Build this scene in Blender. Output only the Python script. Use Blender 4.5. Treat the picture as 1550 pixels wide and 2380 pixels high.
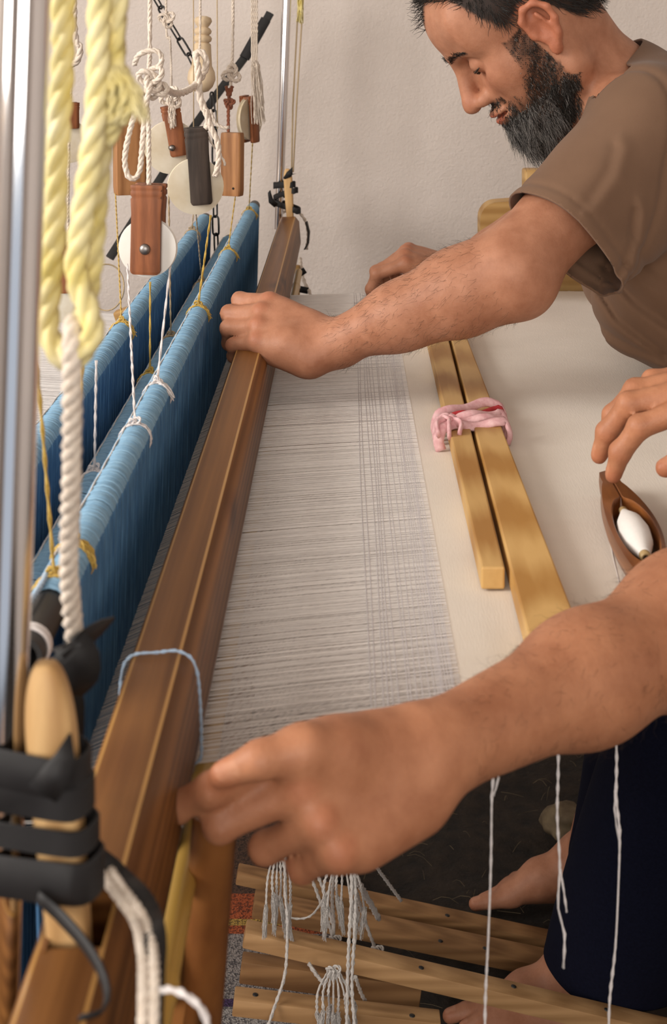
import bpy, bmesh, math, random
import numpy as np
from mathutils import Vector, Matrix

for o in list(bpy.data.objects):
    bpy.data.objects.remove(o, do_unlink=True)
scene = bpy.context.scene
COL = scene.collection
random.seed(7)
rng = np.random.default_rng(7)

# ------------------------------------------------------------------ camera, world, light, exposure
EYE = 1.36            # height of the lens above the floor
FPX = 3600.0          # focal length in pixels of the 1550 x 2380 frame
U0, V0 = 800.0, 70.0  # where the optical axis meets the frame (level camera, cropped frame)

cam_data = bpy.data.cameras.new('camera')
cam = bpy.data.objects.new('camera', cam_data)
COL.objects.link(cam)
cam.location = (0, 0, EYE)
cam.rotation_euler = (math.pi / 2, 0, 0)
cam_data.sensor_fit = 'VERTICAL'
cam_data.sensor_height = 36.0
cam_data.sensor_width = 36.0
cam_data.lens = FPX / 2380.0 * 36.0
cam_data.shift_x = -(U0 - 775.0) / 2380.0
cam_data.shift_y = -(1190.0 - V0) / 2380.0
cam_data.clip_start = 0.02
cam_data.dof.use_dof = True
cam_data.dof.focus_distance = 1.75
cam_data.dof.aperture_fstop = 16.0
scene.camera = cam

world = bpy.data.worlds.new('world')
scene.world = world
world.use_nodes = True
wn = world.node_tree.nodes
wn['Background'].inputs[0].default_value = (0.80, 0.88, 1.0, 1)
wn['Background'].inputs[1].default_value = 0.5

def area_light(name, loc, aim, sx, sy, power, col):
    d = bpy.data.lights.new(name, 'AREA')
    d.shape = 'RECTANGLE'; d.size = sx; d.size_y = sy; d.energy = power; d.color = col
    o = bpy.data.objects.new(name, d); COL.objects.link(o)
    o.location = loc
    o.rotation_euler = (Vector(aim) - Vector(loc)).to_track_quat('-Z', 'Y').to_euler()
    return o
# daylight through the window in the left wall, the open doorway behind the camera and the one on the right
area_light('daylight_window', (-2.12, 0.55, 1.87), (0.3, 1.6, 0.9), 1.5, 1.15, 52, (1.0, 0.945, 0.87))
area_light('daylight_doorway', (-0.20, -1.90, 1.72), (0.1, 2.0, 1.15), 1.9, 1.2, 40, (1.0, 0.93, 0.84))

scene.view_settings.view_transform = 'Standard'
scene.view_settings.look = 'None'
scene.view_settings.gamma = 1.0
scene.view_settings.use_curve_mapping = False
scene.view_settings.exposure = 0.42

# ------------------------------------------------------------------ helpers
def P(u, v, d):
    """point that stands d metres away and shows at (u, v) of the 1550 x 2380 frame"""
    return Vector(((u - U0) * d / FPX, d, EYE - (v - V0) * d / FPX))
def Q(x, y, zr):
    return Vector((x, y, EYE + zr))
def PX(u, v, zr):
    """point at height zr below the lens that shows at (u, v)"""
    return P(u, v, -zr * FPX / (v - V0))

def tag(o, label=None, cat=None, group=None, kind=None):
    if label: o['label'] = label
    if cat: o['category'] = cat
    if group: o['group'] = group
    if kind: o['kind'] = kind
    return o
def empty(name, loc, label=None, cat=None, group=None):
    o = bpy.data.objects.new(name, None)
    o.empty_display_size = 0.05
    COL.objects.link(o); o.location = loc
    return tag(o, label, cat, group)

def link_mesh(name, me, mat, parent=None, origin=None):
    """verts are in world space; store them relative to the parent or to origin"""
    o = bpy.data.objects.new(name, me)
    COL.objects.link(o)
    if mat is not None:
        for m in (mat if isinstance(mat, (list, tuple)) else [mat]):
            me.materials.append(m)
    off = Vector((0, 0, 0)); p = parent
    while p is not None:
        off += p.location; p = p.parent
    if parent is not None:
        o.parent = parent
    if origin is None:
        if parent is None and len(me.vertices):
            n = len(me.vertices); co = np.empty(n * 3, np.float32)
            me.vertices.foreach_get('co', co); co = co.reshape(-1, 3)
            lo, hi = co.min(0), co.max(0)
            origin = Vector(((lo[0] + hi[0]) / 2, (lo[1] + hi[1]) / 2, lo[2]))
        else:
            origin = off.copy()
    me.transform(Matrix.Translation(-Vector(origin)))
    o.location = Vector(origin) - off
    return o

def np_mesh(name, V, F, smooth=True):
    V = np.asarray(V, np.float32); F = np.asarray(F, np.int32)
    me = bpy.data.meshes.new(name)
    k = F.shape[1]
    me.vertices.add(len(V)); me.vertices.foreach_set('co', V.ravel())
    me.loops.add(F.size); me.loops.foreach_set('vertex_index', F.ravel())
    me.polygons.add(len(F))
    me.polygons.foreach_set('loop_start', np.arange(0, F.size, k, dtype=np.int32))
    me.polygons.foreach_set('loop_total', np.full(len(F), k, np.int32))
    if smooth:
        me.polygons.foreach_set('use_smooth', np.ones(len(F), bool))
    me.update(calc_edges=True)
    return me

def frames_np(C):
    """C [N,K,3] polylines -> two unit normals per point (reference-vector frames)"""
    T = np.gradient(C, axis=1)
    T /= np.linalg.norm(T, axis=2, keepdims=True) + 1e-12
    ref = np.zeros_like(T)
    m = np.abs(T[:, :1, 2]).repeat(T.shape[1], 1) > 0.75
    ref[..., 2] = np.where(m, 0, 1); ref[..., 1] = np.where(m, 1, 0)
    A = np.cross(T, ref); A /= np.linalg.norm(A, axis=2, keepdims=True) + 1e-12
    return A, np.cross(T, A)

def tubes_np(C, R, sides=3, flat=1.0):
    """many equal-length polylines -> verts, quads"""
    C = np.asarray(C, float); N, K, _ = C.shape
    R = np.broadcast_to(np.asarray(R, float), (N, K))
    A, B = frames_np(C)
    th = np.arange(sides) * 2 * math.pi / sides
    V = (C[:, :, None, :] + R[:, :, None, None] * (np.cos(th)[None, None, :, None] * A[:, :, None, :]
         + flat * np.sin(th)[None, None, :, None] * B[:, :, None, :])).reshape(-1, 3)
    i = np.arange(N)[:, None, None] * K * sides; j = np.arange(K - 1)[None, :, None] * sides
    s = np.arange(sides)[None, None, :]; s2 = (s + 1) % sides
    F = np.stack([i + j + s, i + j + s2, i + j + sides + s2, i + j + sides + s], -1).reshape(-1, 4)
    return V, F

def catmull(pts, step=0.01, closed=False):
    p = [np.array(q, float) for q in pts]
    if closed: p = [p[-1]] + p + [p[0], p[1]]
    else: p = [2 * p[0] - p[1]] + p + [2 * p[-1] - p[-2]]
    out = []
    for i in range(1, len(p) - 2):
        n = max(2, int(np.linalg.norm(p[i + 1] - p[i]) / step))
        t = np.arange(n)[:, None] / n
        a, b, c, d = p[i - 1], p[i], p[i + 1], p[i + 2]
        out.append(.5 * (2 * b + (c - a) * t + (2 * a - 5 * b + 4 * c - d) * t ** 2 + (3 * b - a - 3 * c + d) * t ** 3))
    out = np.concatenate(out)
    if not closed: out = np.vstack([out, p[-2]])
    return out

def pt_frames(C, closed=False):
    """parallel transport frames for one polyline"""
    C = np.asarray(C, float); n = len(C)
    if closed: T = np.roll(C, -1, 0) - np.roll(C, 1, 0)
    else: T = np.gradient(C, axis=0)
    T /= np.linalg.norm(T, axis=1, keepdims=True) + 1e-12
    a = np.array((0, 0, 1.)) if abs(T[0][2]) < .8 else np.array((1., 0, 0))
    A = np.empty_like(C); a = a - T[0] * a.dot(T[0]); a /= np.linalg.norm(a); A[0] = a
    for i in range(1, n):
        a = A[i - 1] - T[i] * A[i - 1].dot(T[i]); A[i] = a / (np.linalg.norm(a) + 1e-12)
    return T, A, np.cross(T, A)

class MB:
    """collects shapes, built as one mesh object"""
    def __init__(s): s.v = []; s.f = []; s.n = 0; s.m = []
    def add(s, V, F, mi=0):
        s.v.append(np.asarray(V, float).reshape(-1, 3))
        for f in F:
            s.f.append([int(i) + s.n for i in f]); s.m.append(mi)
        s.n += len(s.v[-1]); return s
    def tube(s, path, r, sides=8, closed=False, caps=True, flat=1.0, mi=0, up=None):
        C = np.asarray([tuple(p) for p in path], float); n = len(C)
        T, A, B = pt_frames(C, closed)
        if up is not None:
            U = np.array(up, float)[None]; B = np.cross(T, U); B /= np.linalg.norm(B, axis=1, keepdims=True) + 1e-9; A = np.cross(B, T)
        R = np.broadcast_to(np.asarray(r, float), (n,))
        th = np.arange(sides) * 2 * math.pi / sides + (math.pi / sides)
        V = C[:, None] + R[:, None, None] * (np.cos(th)[None, :, None] * A[:, None] + flat * np.sin(th)[None, :, None] * B[:, None])
        F = []
        for i in range(n if closed else n - 1):
            a, b = i * sides, ((i + 1) % n) * sides
            for k in range(sides):
                k2 = (k + 1) % sides
                F.append((a + k, a + k2, b + k2, b + k))
        if caps and not closed:
            F.append(tuple(range(sides))[::-1]); F.append(tuple((n - 1) * sides + k for k in range(sides)))
        return s.add(V, F, mi)
    def rope(s, path, r, strands=3, pitch=None, sides=6, step=None, closed=False, sr=None):
        pitch = pitch or r * 7.0
        C = catmull(path, step or max(r * .8, pitch / 10), closed)
        T, A, B = pt_frames(C, closed)
        L = np.concatenate([[0], np.cumsum(np.linalg.norm(np.diff(C, axis=0), axis=1))])
        sr = sr or r * (.56 if strands == 3 else .53)
        for k in range(strands):
            ph = L / pitch * 2 * math.pi + k * 2 * math.pi / strands
            c = C + (r - sr) * (np.cos(ph)[:, None] * A + np.sin(ph)[:, None] * B)
            s.tube(c, sr, sides, closed)
        return s
    def box(s, lo, hi, bev=0.0, mi=0):
        lo, hi = np.array(lo, float), np.array(hi, float)
        return s.prism_box((lo + hi) / 2, (hi - lo) / 2, np.eye(3), bev, mi)
    def prism_box(s, c, hf, axes, bev=0.0, mi=0):
        """bevelled box; axes rows = local x,y,z"""
        c = np.array(c, float); hf = np.array(hf, float); ax = np.array(axes, float)
        bm = bmesh.new(); bmesh.ops.create_cube(bm, size=2.0)
        for v in bm.verts: v.co = Vector((v.co.x * hf[0], v.co.y * hf[1], v.co.z * hf[2]))
        if bev > 0:
            bmesh.ops.bevel(bm, geom=list(bm.edges), offset=bev, segments=2, profile=.5, affect='EDGES')
        bm.verts.ensure_lookup_table()
        V = np.array([tuple(v.co) for v in bm.verts]) @ ax + c
        F = [[v.index for v in f.verts] for f in bm.faces]
        bm.free()
        return s.add(V, F, mi)
    def loft(s, rings, closed_ring=True, caps=True, mi=0):
        n = len(rings[0]); V = np.concatenate([np.asarray([tuple(p) for p in r], float) for r in rings]); F = []
        for i in range(len(rings) - 1):
            for k in range(n if closed_ring else n - 1):
                k2 = (k + 1) % n
                F.append((i * n + k, i * n + k2, (i + 1) * n + k2, (i + 1) * n + k))
        if caps and closed_ring:
            F.append(tuple(range(n))[::-1]); F.append(tuple((len(rings) - 1) * n + k for k in range(n)))
        return s.add(V, F, mi)
    def lathe(s, c, axis, prof, sides=24, mi=0):
        """prof = [(along, radius)]"""
        c = np.array(c, float); w = np.array(axis, float); w /= np.linalg.norm(w)
        a = np.cross(w, (0, 0, 1.) if abs(w[2]) < .9 else (1., 0, 0)); a /= np.linalg.norm(a); b = np.cross(w, a)
        rings = [[c + w * t + r * (math.cos(k * 2 * math.pi / sides) * a + math.sin(k * 2 * math.pi / sides) * b) for k in range(sides)] for t, r in prof]
        return s.loft(rings, mi=mi)
    def ribbon(s, path, width, thick, wdir, mi=0):
        """strap with thickness; wdir = direction(s) of its width"""
        C = np.asarray([tuple(p) for p in path], float); n = len(C)
        T = np.gradient(C, axis=0); T /= np.linalg.norm(T, axis=1, keepdims=True) + 1e-12
        W = np.broadcast_to(np.asarray(wdir, float), (n, 3)); W = W - T * (W * T).sum(1, keepdims=True)
        W = W / (np.linalg.norm(W, axis=1, keepdims=True) + 1e-12); Nn = np.cross(T, W)
        wd = np.broadcast_to(np.asarray(width, float), (n,))[:, None] / 2; t = thick / 2
        rings = [[C[i] + W[i] * wd[i] + Nn[i] * t, C[i] - W[i] * wd[i] + Nn[i] * t, C[i] - W[i] * wd[i] - Nn[i] * t, C[i] + W[i] * wd[i] - Nn[i] * t] for i in range(n)]
        return s.loft(rings, mi=mi)
    def build(s, name, mat, parent=None, smooth=True, origin=None, sharp=None):
        me = bpy.data.meshes.new(name)
        me.from_pydata(np.concatenate(s.v).tolist(), [], s.f)
        if smooth: me.polygons.foreach_set('use_smooth', np.ones(len(me.polygons), bool))
        if any(s.m): me.polygons.foreach_set('material_index', np.array(s.m, np.int32))
        me.update()
        bm = bmesh.new(); bm.from_mesh(me); bmesh.ops.recalc_face_normals(bm, faces=bm.faces); bm.to_mesh(me); bm.free()
        o = link_mesh(name, me, mat, parent, origin)
        if smooth and sharp is not None:
            me.set_sharp_from_angle(angle=math.radians(sharp))
        return o

# ------------------------------------------------------------------ materials
def new_mat(name):
    m = bpy.data.materials.new(name); m.use_nodes = True
    nt = m.node_tree; b = nt.nodes['Principled BSDF']
    return m, nt, b
def N(nt, t, **kw):
    n = nt.nodes.new(t)
    for k, v in kw.items(): setattr(n, k, v)
    return n
def ramp(nt, fac, stops):
    r = N(nt, 'ShaderNodeValToRGB')
    while len(r.color_ramp.elements) < len(stops): r.color_ramp.elements.new(.5)
    for e, (p, c) in zip(r.color_ramp.elements, stops): e.position = p; e.color = (*c, 1)
    nt.links.new(fac, r.inputs[0]); return r.outputs[0]
def bump(nt, b, h, strength, dist):
    n = N(nt, 'ShaderNodeBump'); n.inputs['Strength'].default_value = strength; n.inputs['Distance'].default_value = dist
    nt.links.new(h, n.inputs['Height']); nt.links.new(n.outputs[0], b.inputs['Normal'])
def coords(nt, scale=(1, 1, 1), rot=(0, 0, 0), loc=(0, 0, 0)):
    t = N(nt, 'ShaderNodeTexCoord'); m = N(nt, 'ShaderNodeMapping')
    m.inputs['Scale'].default_value = scale; m.inputs['Rotation'].default_value = rot; m.inputs['Location'].default_value = loc
    nt.links.new(t.outputs['Object'], m.inputs[0]); return m.outputs[0]
def noise(nt, vec, scale, detail=4, rough=.55, dist=0):
    n = N(nt, 'ShaderNodeTexNoise'); n.inputs['Scale'].default_value = scale; n.inputs['Detail'].default_value = detail
    n.inputs['Roughness'].default_value = rough; n.inputs['Distortion'].default_value = dist
    nt.links.new(vec, n.inputs['Vector']); return n.outputs['Fac']

def plain(name, c1, c2=None, scale=40, rough=.7, bmp=.0, bd=.001, metal=0, detail=4, sheen=0, spec=None, stretch=(1, 1, 1)):
    m, nt, b = new_mat(name)
    b.inputs['Roughness'].default_value = rough; b.inputs['Metallic'].default_value = metal
    if spec is not None: b.inputs['Specular IOR Level'].default_value = spec
    if sheen: b.inputs['Sheen Weight'].default_value = sheen
    v = coords(nt, stretch); f = noise(nt, v, scale, detail)
    c2 = c2 or tuple(x * .8 for x in c1)
    nt.links.new(ramp(nt, f, [(.3, c2), (.7, c1)]), b.inputs['Base Color'])
    if bmp: bump(nt, b, f, bmp, bd)
    return m

def wood(name, dark, light, axis='y', scale=1.0, rough=.45, ring=1.0, streak=None, stretch=14.0, spec=.4, flame=None, knots=0.0):
    """grain runs along axis: long noise streaks + growth-ring waves + pores"""
    m, nt, b = new_mat(name)
    b.inputs['Roughness'].default_value = rough; b.inputs['Specular IOR Level'].default_value = spec * .7
    k = 1.0 / stretch
    sc = {'x': (k, 1, 1), 'y': (1, k, 1), 'z': (1, 1, k)}[axis]
    v = coords(nt, sc)
    f1 = noise(nt, v, 60 * scale, 6, .6, .3)
    f2 = noise(nt, v, 14 * scale, 3, .5, 1.2)
    w = N(nt, 'ShaderNodeTexWave'); w.wave_type = 'RINGS'; w.rings_direction = {'x': 'X', 'y': 'Y', 'z': 'Z'}[axis]
    w.inputs['Scale'].default_value = 26 * scale * ring; w.inputs['Distortion'].default_value = 2.2; w.inputs['Detail'].default_value = 3
    w.inputs['Detail Scale'].default_value = 1.6
    if flame:
        w.rings_direction = 'SPHERICAL'; w.inputs['Distortion'].default_value = 3.4; w.inputs['Detail Scale'].default_value = 1.0
        w.inputs['Scale'].default_value = flame[0]
        nt.links.new(coords(nt, {'x': (flame[1], 1, 1), 'y': (1, flame[1], 1), 'z': (1, 1, flame[1])}[axis], loc=flame[2]), w.inputs['Vector'])
    else:
        nt.links.new(v, w.inputs['Vector'])
    mx = N(nt, 'ShaderNodeMix'); mx.data_type = 'FLOAT'; mx.inputs[0].default_value = .50 if flame else .28
    nt.links.new(f1, mx.inputs[2]); nt.links.new(w.outputs['Fac'], mx.inputs[3])
    mx2 = N(nt, 'ShaderNodeMix'); mx2.data_type = 'FLOAT'; mx2.inputs[0].default_value = .45
    nt.links.new(mx.outputs[0], mx2.inputs[2]); nt.links.new(f2, mx2.inputs[3])
    mid = tuple((a + c) / 2 for a, c in zip(dark, light))
    stops = [(.36, dark), (.49, mid), (.60, light)]
    if streak: stops.append((.68, streak))
    c = ramp(nt, mx2.outputs[0], stops)
    vk = coords(nt, tuple(s * .6 + .4 * (s == 1) for s in sc))
    fk = noise(nt, vk, 9 * scale, 2, .5)
    mc = N(nt, 'ShaderNodeMix'); mc.data_type = 'RGBA'; mc.blend_type = 'MULTIPLY'; mc.inputs[0].default_value = .55
    nt.links.new(c, mc.inputs[6]); nt.links.new(ramp(nt, fk, [(.3, (.6, .55, .5)), (.6, (1, 1, 1))]), mc.inputs[7])
    out = mc.outputs[2]
    if knots:
        ks = {'x': (.30, 1, 1), 'y': (1, .30, 1), 'z': (1, 1, .30)}[axis]
        vo = N(nt, 'ShaderNodeTexVoronoi'); vo.inputs['Scale'].default_value = knots
        nt.links.new(coords(nt, ks), vo.inputs['Vector'])
        mk = N(nt, 'ShaderNodeMix'); mk.data_type = 'RGBA'; mk.blend_type = 'MULTIPLY'; mk.inputs[0].default_value = .85
        nt.links.new(out, mk.inputs[6]); nt.links.new(ramp(nt, vo.outputs['Distance'], [(.08, (.28, .20, .16)), (.18, (.72, .64, .58)), (.28, (1, 1, 1))]), mk.inputs[7]); out = mk.outputs[2]
    nt.links.new(out, b.inputs['Base Color'])
    bump(nt, b, f1, .25, .0006)
    return m

M = {}
M['plaster'] = plain('plaster', (.755, .675, .625), (.675, .60, .55), 5, .9, .0)
def _plaster():
    m = M['plaster']; nt = m.node_tree; b = nt.nodes['Principled BSDF']
    v = coords(nt); f = noise(nt, v, 160, 5, .6); g = noise(nt, v, 22, 4, .6)
    a = N(nt, 'ShaderNodeMath'); a.operation = 'ADD'
    nt.links.new(f, a.inputs[0]); nt.links.new(g, a.inputs[1])
    bump(nt, b, a.outputs[0], .5, .004)
_plaster()
M['ceiling'] = plain('ceiling_paint', (.72, .68, .64), None, 6, .9)
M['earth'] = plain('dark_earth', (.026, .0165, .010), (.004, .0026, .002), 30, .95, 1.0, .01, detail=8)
M['straw'] = plain('straw', (.20, .15, .085), (.08, .055, .03), 30, .8)
M['rail'] = wood('rail_wood', (.105, .040, .011), (.265, .112, .032), 'y', 1.5, .45, 1.0, (.44, .21, .055), 55, .25, knots=17)
M['rail_edge'] = wood('worn_rail_edge', (.34, .17, .045), (.52, .29, .09), 'y', 1.5, .4, 1.0, None, 55, .4)
M['lower_rail'] = wood('lower_rail_wood', (.09, .035, .010), (.36, .15, .045), 'y', 1.2, .45, 1.0, None, 16)
M['peg'] = wood('peg_wood', (.44, .25, .10), (.70, .45, .21), 'z', 1.4, .55, .7, None, 8)
M['board'] = wood('board_wood', (.43, .215, .06), (.68, .43, .165), 'y', 1.0, .5, 1.1, None, 11, flame=(38, .05, (.012, .3, -.01)), knots=12)
M['board2'] = wood('board_wood_flame', (.46, .235, .062), (.70, .44, .165), 'y', .8, .45, 1.5, None, 7, flame=(25, .085, (-.006, .42, -.012)))
M['frame'] = wood('frame_wood', (.40, .22, .07), (.60, .38, .15), 'x', .8, .5, .8, None, 10)
M['treadle'] = wood('treadle_wood', (.21, .105, .042), (.40, .22, .095), 'x', 1.0, .6, .9, None, 16)
M['treadle2'] = wood('treadle_wood_pale', (.33, .18, .075), (.55, .33, .155), 'x', 1.0, .6, .8, None, 16)
M['bamboo'] = plain('bamboo', (.62, .40, .10), (.42, .24, .05), 12, .35, stretch=(1, .12, 1))
M['pulley'] = wood('pulley_wood', (.13, .042, .017), (.30, .105, .042), 'z', 2.2, .5, 1.0, None, 9)
M['pulley_dark'] = wood('pulley_wood_black', (.018, .013, .011), (.07, .05, .04), 'z', 2.2, .6, 1.0, None, 9)
M['block'] = wood('block_wood', (.24, .10, .035), (.42, .20, .08), 'z', 1.6, .55, 1.0, None, 9)
M['turned'] = wood('turned_wood', (.58, .44, .28), (.75, .60, .42), 'z', 1.6, .5, .5, None, 9)
M['grip'] = plain('grip_wood', (.27, .105, .028), (.15, .05, .013), 40, .45, stretch=(1, 1, .08))
M['chrome'] = plain('chrome', (.80, .79, .80), (.72, .71, .73), 8, .10, metal=1)
M['steel'] = plain('dull_steel', (.30, .28, .27), (.18, .16, .15), 90, .4, metal=1)
M['black_metal'] = plain('black_metal', (.022, .021, .021), (.010, .010, .010), 60, .45, spec=.4)
M['rubber'] = plain('black_rubber', (.019, .018, .019), (.010, .009, .010), 30, .62, .2, .001, spec=.35)
M['pvc'] = plain('black_pipe', (.02, .018, .017), (.012, .011, .010), 30, .5)
def yarn(name, c1, c2, sc=900, **k): return plain(name, c1, c2, sc, .85, .3, .0004, sheen=.2, **k)
M['rope_white'] = yarn('white_rope', (.77, .68, .59), (.58, .48, .39), 420)
M['rope_yellow'] = plain('yellow_rope', (.87, .80, .54), (.68, .55, .14), 34, .7, .0)
M['cord_yellow'] = yarn('yellow_cord', (.62, .42, .09), (.40, .25, .04))
M['cord_tan'] = yarn('tan_cord', (.52, .40, .24), (.36, .25, .14))
M['cord_white'] = yarn('white_cord', (.80, .75, .74), (.60, .55, .54))
M['cord_brown'] = yarn('brown_cord', (.26, .08, .035), (.15, .045, .02))
M['cord_blue'] = yarn('pale_blue_cord', (.42, .55, .70), (.30, .42, .58))
M['cotton'] = yarn('undyed_cotton', (.70, .66, .62), (.50, .46, .43), 500)
M['warp'] = plain('warp_yarn', (.90, .85, .81), (.72, .67, .645), 500, .9, stretch=(.06, 1, 1))
M['weft'] = plain('weft_yarn', (.74, .70, .715), (.56, .53, .56), 300, .9)
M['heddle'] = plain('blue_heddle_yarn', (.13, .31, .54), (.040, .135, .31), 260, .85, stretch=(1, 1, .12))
M['heddle_lit'] = plain('lit_blue_heddle_yarn', (.27, .45, .61), (.16, .31, .47), 220, .85, stretch=(.2, 1, .2))  # lighter copy of the heddle yarn, top light put into its colour
M['nylon'] = plain('white_nylon', (.82, .79, .75), (.72, .67, .60), 30, .35)
M['nylon_old'] = plain('yellowed_nylon', (.74, .68, .56), (.55, .45, .30), 24, .4)
M['pink'] = plain('pink_rag', (.80, .52, .53), (.62, .30, .32), 130, .9, .4, .002)
M['red'] = plain('red_rag_print', (.45, .03, .04), (.30, .02, .02), 130, .9)
M['shuttle'] = wood('shuttle_wood', (.13, .038, .010), (.30, .105, .026), 'y', 1.8, .3, .7, None, 10, .6)
M['shuttle_in'] = plain('shuttle_hollow', (.12, .075, .045), (.05, .028, .015), 160, .9)  # hollow floor is darker and greyer than the shuttle body
M['bobbin'] = plain('white_bobbin_yarn', (.88, .85, .82), (.80, .77, .74), 300, .85, .3, .0005, stretch=(1, 6, 1))
M['cane'] = plain('bobbin_cane', (.55, .40, .19), (.42, .28, .12), 60, .5)
M['dark_hole'] = plain('bobbin_bore', (.015, .012, .010), None, 60, .9)
def _cloth():
    m, nt, b = new_mat('cream_cloth'); b.inputs['Roughness'].default_value = .92
    b.inputs['Sheen Weight'].default_value = .25
    v = coords(nt); f = noise(nt, v, 14, 5, .6); g = noise(nt, coords(nt, (1, .08, 1)), 900, 2, .5)
    nt.links.new(ramp(nt, f, [(.3, (.765, .685, .59)), (.7, (.815, .735, .64))]), b.inputs['Base Color'])
    a = N(nt, 'ShaderNodeMath'); a.operation = 'ADD'; nt.links.new(g, a.inputs[0]); nt.links.new(noise(nt, v, 1300, 2), a.inputs[1])
    bump(nt, b, a.outputs[0], .35, .0006); return m
M['cloth'] = _cloth()
M['shirt'] = plain('brown_jersey', (.205, .120, .076), (.172, .099, .062), 9, .95, sheen=.08, spec=.15)
def _jersey(m):
    nt = m.node_tree; b = nt.nodes['Principled BSDF']
    bump(nt, b, noise(nt, coords(nt), 900, 2), .25, .0005)
_jersey(M['shirt'])
M['shirt2'] = plain('grey_jersey', (.33, .30, .27), (.27, .25, .23), 9, .92, sheen=.3)
M['navy'] = plain('navy_cloth', (.0058, .0070, .0185), (.004, .0048, .0125), 300, .95, .2, .0006, spec=.1)
M['trouser2'] = plain('grey_trouser_cloth', (.07, .07, .075), (.05, .05, .055), 300, .9)
def _skin(name, base, dark):
    m, nt, b = new_mat(name)
    b.inputs['Roughness'].default_value = .52
    b.inputs['Specular IOR Level'].default_value = .35
    b.inputs['Subsurface Weight'].default_value = .12
    b.inputs['Subsurface Radius'].default_value = (.010, .004, .002)
    b.inputs['Subsurface Scale'].default_value = .6
    v = coords(nt); f = noise(nt, v, 38, 5, .65); g = noise(nt, v, 480, 3, .6)
    c = ramp(nt, f, [(.28, dark), (.66, base)])
    at = N(nt, 'ShaderNodeAttribute'); at.attribute_name = 'tint'
    mc = N(nt, 'ShaderNodeMix'); mc.data_type = 'RGBA'; mc.blend_type = 'MULTIPLY'; mc.inputs[0].default_value = 1
    nt.links.new(c, mc.inputs[6]); nt.links.new(at.outputs['Color'], mc.inputs[7])
    nt.links.new(mc.outputs[2], b.inputs['Base Color'])
    bump(nt, b, g, .22, .0012)
    return m
M['skin'] = _skin('skin', (.455, .212, .126), (.33, .136, .074))
M['skin2'] = _skin('skin_tanned', (.440, .194, .102), (.312, .122, .061))
M['eye'] = plain('eye_white', (.55, .50, .46), None, 40, .2)
M['iris'] = plain('dark_iris', (.02, .012, .008), None, 40, .15)
def _hair():
    m, nt, b = new_mat('hair'); b.inputs['Roughness'].default_value = .5
    at = N(nt, 'ShaderNodeAttribute'); at.attribute_name = 'tint'
    nt.links.new(at.outputs['Color'], b.inputs['Base Color']); return m
M['hair'] = _hair()

# ------------------------------------------------------------------ the room
X0, X1, Y0, Y1, ZC = -2.3, 2.1, -2.0, 3.12, 2.75
def struct(o, label=None, cat=None):
    o['kind'] = 'structure'
    if label: o['label'] = label
    if cat: o['category'] = cat
    return o
T = .14
struct(MB().box((X0 - T, Y1, -.1), (X1 + T, Y1 + T, ZC)).build('wall_back', M['plaster'], smooth=False), 'rough off-white plaster wall behind the loom', 'wall')
# left wall with a window opening
w = MB(); wy0, wy1, wz0, wz1 = -.25, 1.35, 1.25, 2.45
w.box((X0 - T, Y0, -.1), (X0, wy0, ZC)); w.box((X0 - T, wy1, -.1), (X0, Y1, ZC))
w.box((X0 - T, wy0, -.1), (X0, wy1, wz0)); w.box((X0 - T, wy0, wz1), (X0, wy1, ZC))
struct(w.build('wall_left', M['plaster'], smooth=False), 'plaster wall with the window on the left', 'wall')
wf = MB()
for a, b_ in ((wy0, wy0 + .05), (wy1 - .05, wy1), ((wy0 + wy1) / 2 - .025, (wy0 + wy1) / 2 + .025)):
    wf.box((X0 - .09, a, wz0), (X0 - .03, b_, wz1))
for a, b_ in ((wz0, wz0 + .05), (wz1 - .05, wz1)): wf.box((X0 - .09, wy0, a), (X0 - .03, wy1, b_))
struct(wf.build('window_1', M['turned'], smooth=False), 'wooden window frame in the left wall', 'window')
# wall behind the camera with a wide open doorway
w = MB(); dx0, dx1, dz1 = -1.3, .9, 2.35
w.box((X0 - T, Y0 - T, -.1), (dx0, Y0, ZC)); w.box((dx1, Y0 - T, -.1), (X1 + T, Y0, ZC)); w.box((dx0, Y0 - T, dz1), (dx1, Y0, ZC))
struct(w.build('wall_front', M['plaster'], smooth=False), 'plaster wall with the open doorway behind the viewer', 'wall')
struct(MB().box((X1, Y0, -.1), (X1 + T, Y1, ZC)).build('wall_right', M['plaster'], smooth=False), 'plaster wall behind the weavers', 'wall')
struct(MB().box((X0 - T, Y0 - T, ZC), (X1 + T, Y1 + T, ZC + .1)).build('ceiling', M['ceiling'], smooth=False), 'pale plastered ceiling over the loom', 'ceiling')
# earthen floor, lumpy
nx, ny = 220, 250
gx = np.linspace(X0, X1, nx); gy = np.linspace(Y0, Y1, ny)
gxx, gyy = np.meshgrid(gx, gy, indexing='ij')
hz = np.zeros_like(gxx)
for k in range(46):
    fx, fy = rng.normal(0, 22, 2); hz += rng.uniform(.4, 1) / (1 + .03 * math.hypot(fx, fy)) * np.sin(fx * gxx + fy * gyy + rng.uniform(0, 6.28))
hz *= .0035
V = np.stack([gxx, gyy, hz - .012], -1).reshape(-1, 3)
ii, jj = np.meshgrid(np.arange(nx - 1), np.arange(ny - 1), indexing='ij'); a0 = (ii * ny + jj).ravel()
F = np.stack([a0, a0 + ny, a0 + ny + 1, a0 + 1], -1)
struct(link_mesh('floor', np_mesh('floor', V, F), M['earth']), 'dark lumpy earthen floor under the loom', 'floor')
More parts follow.
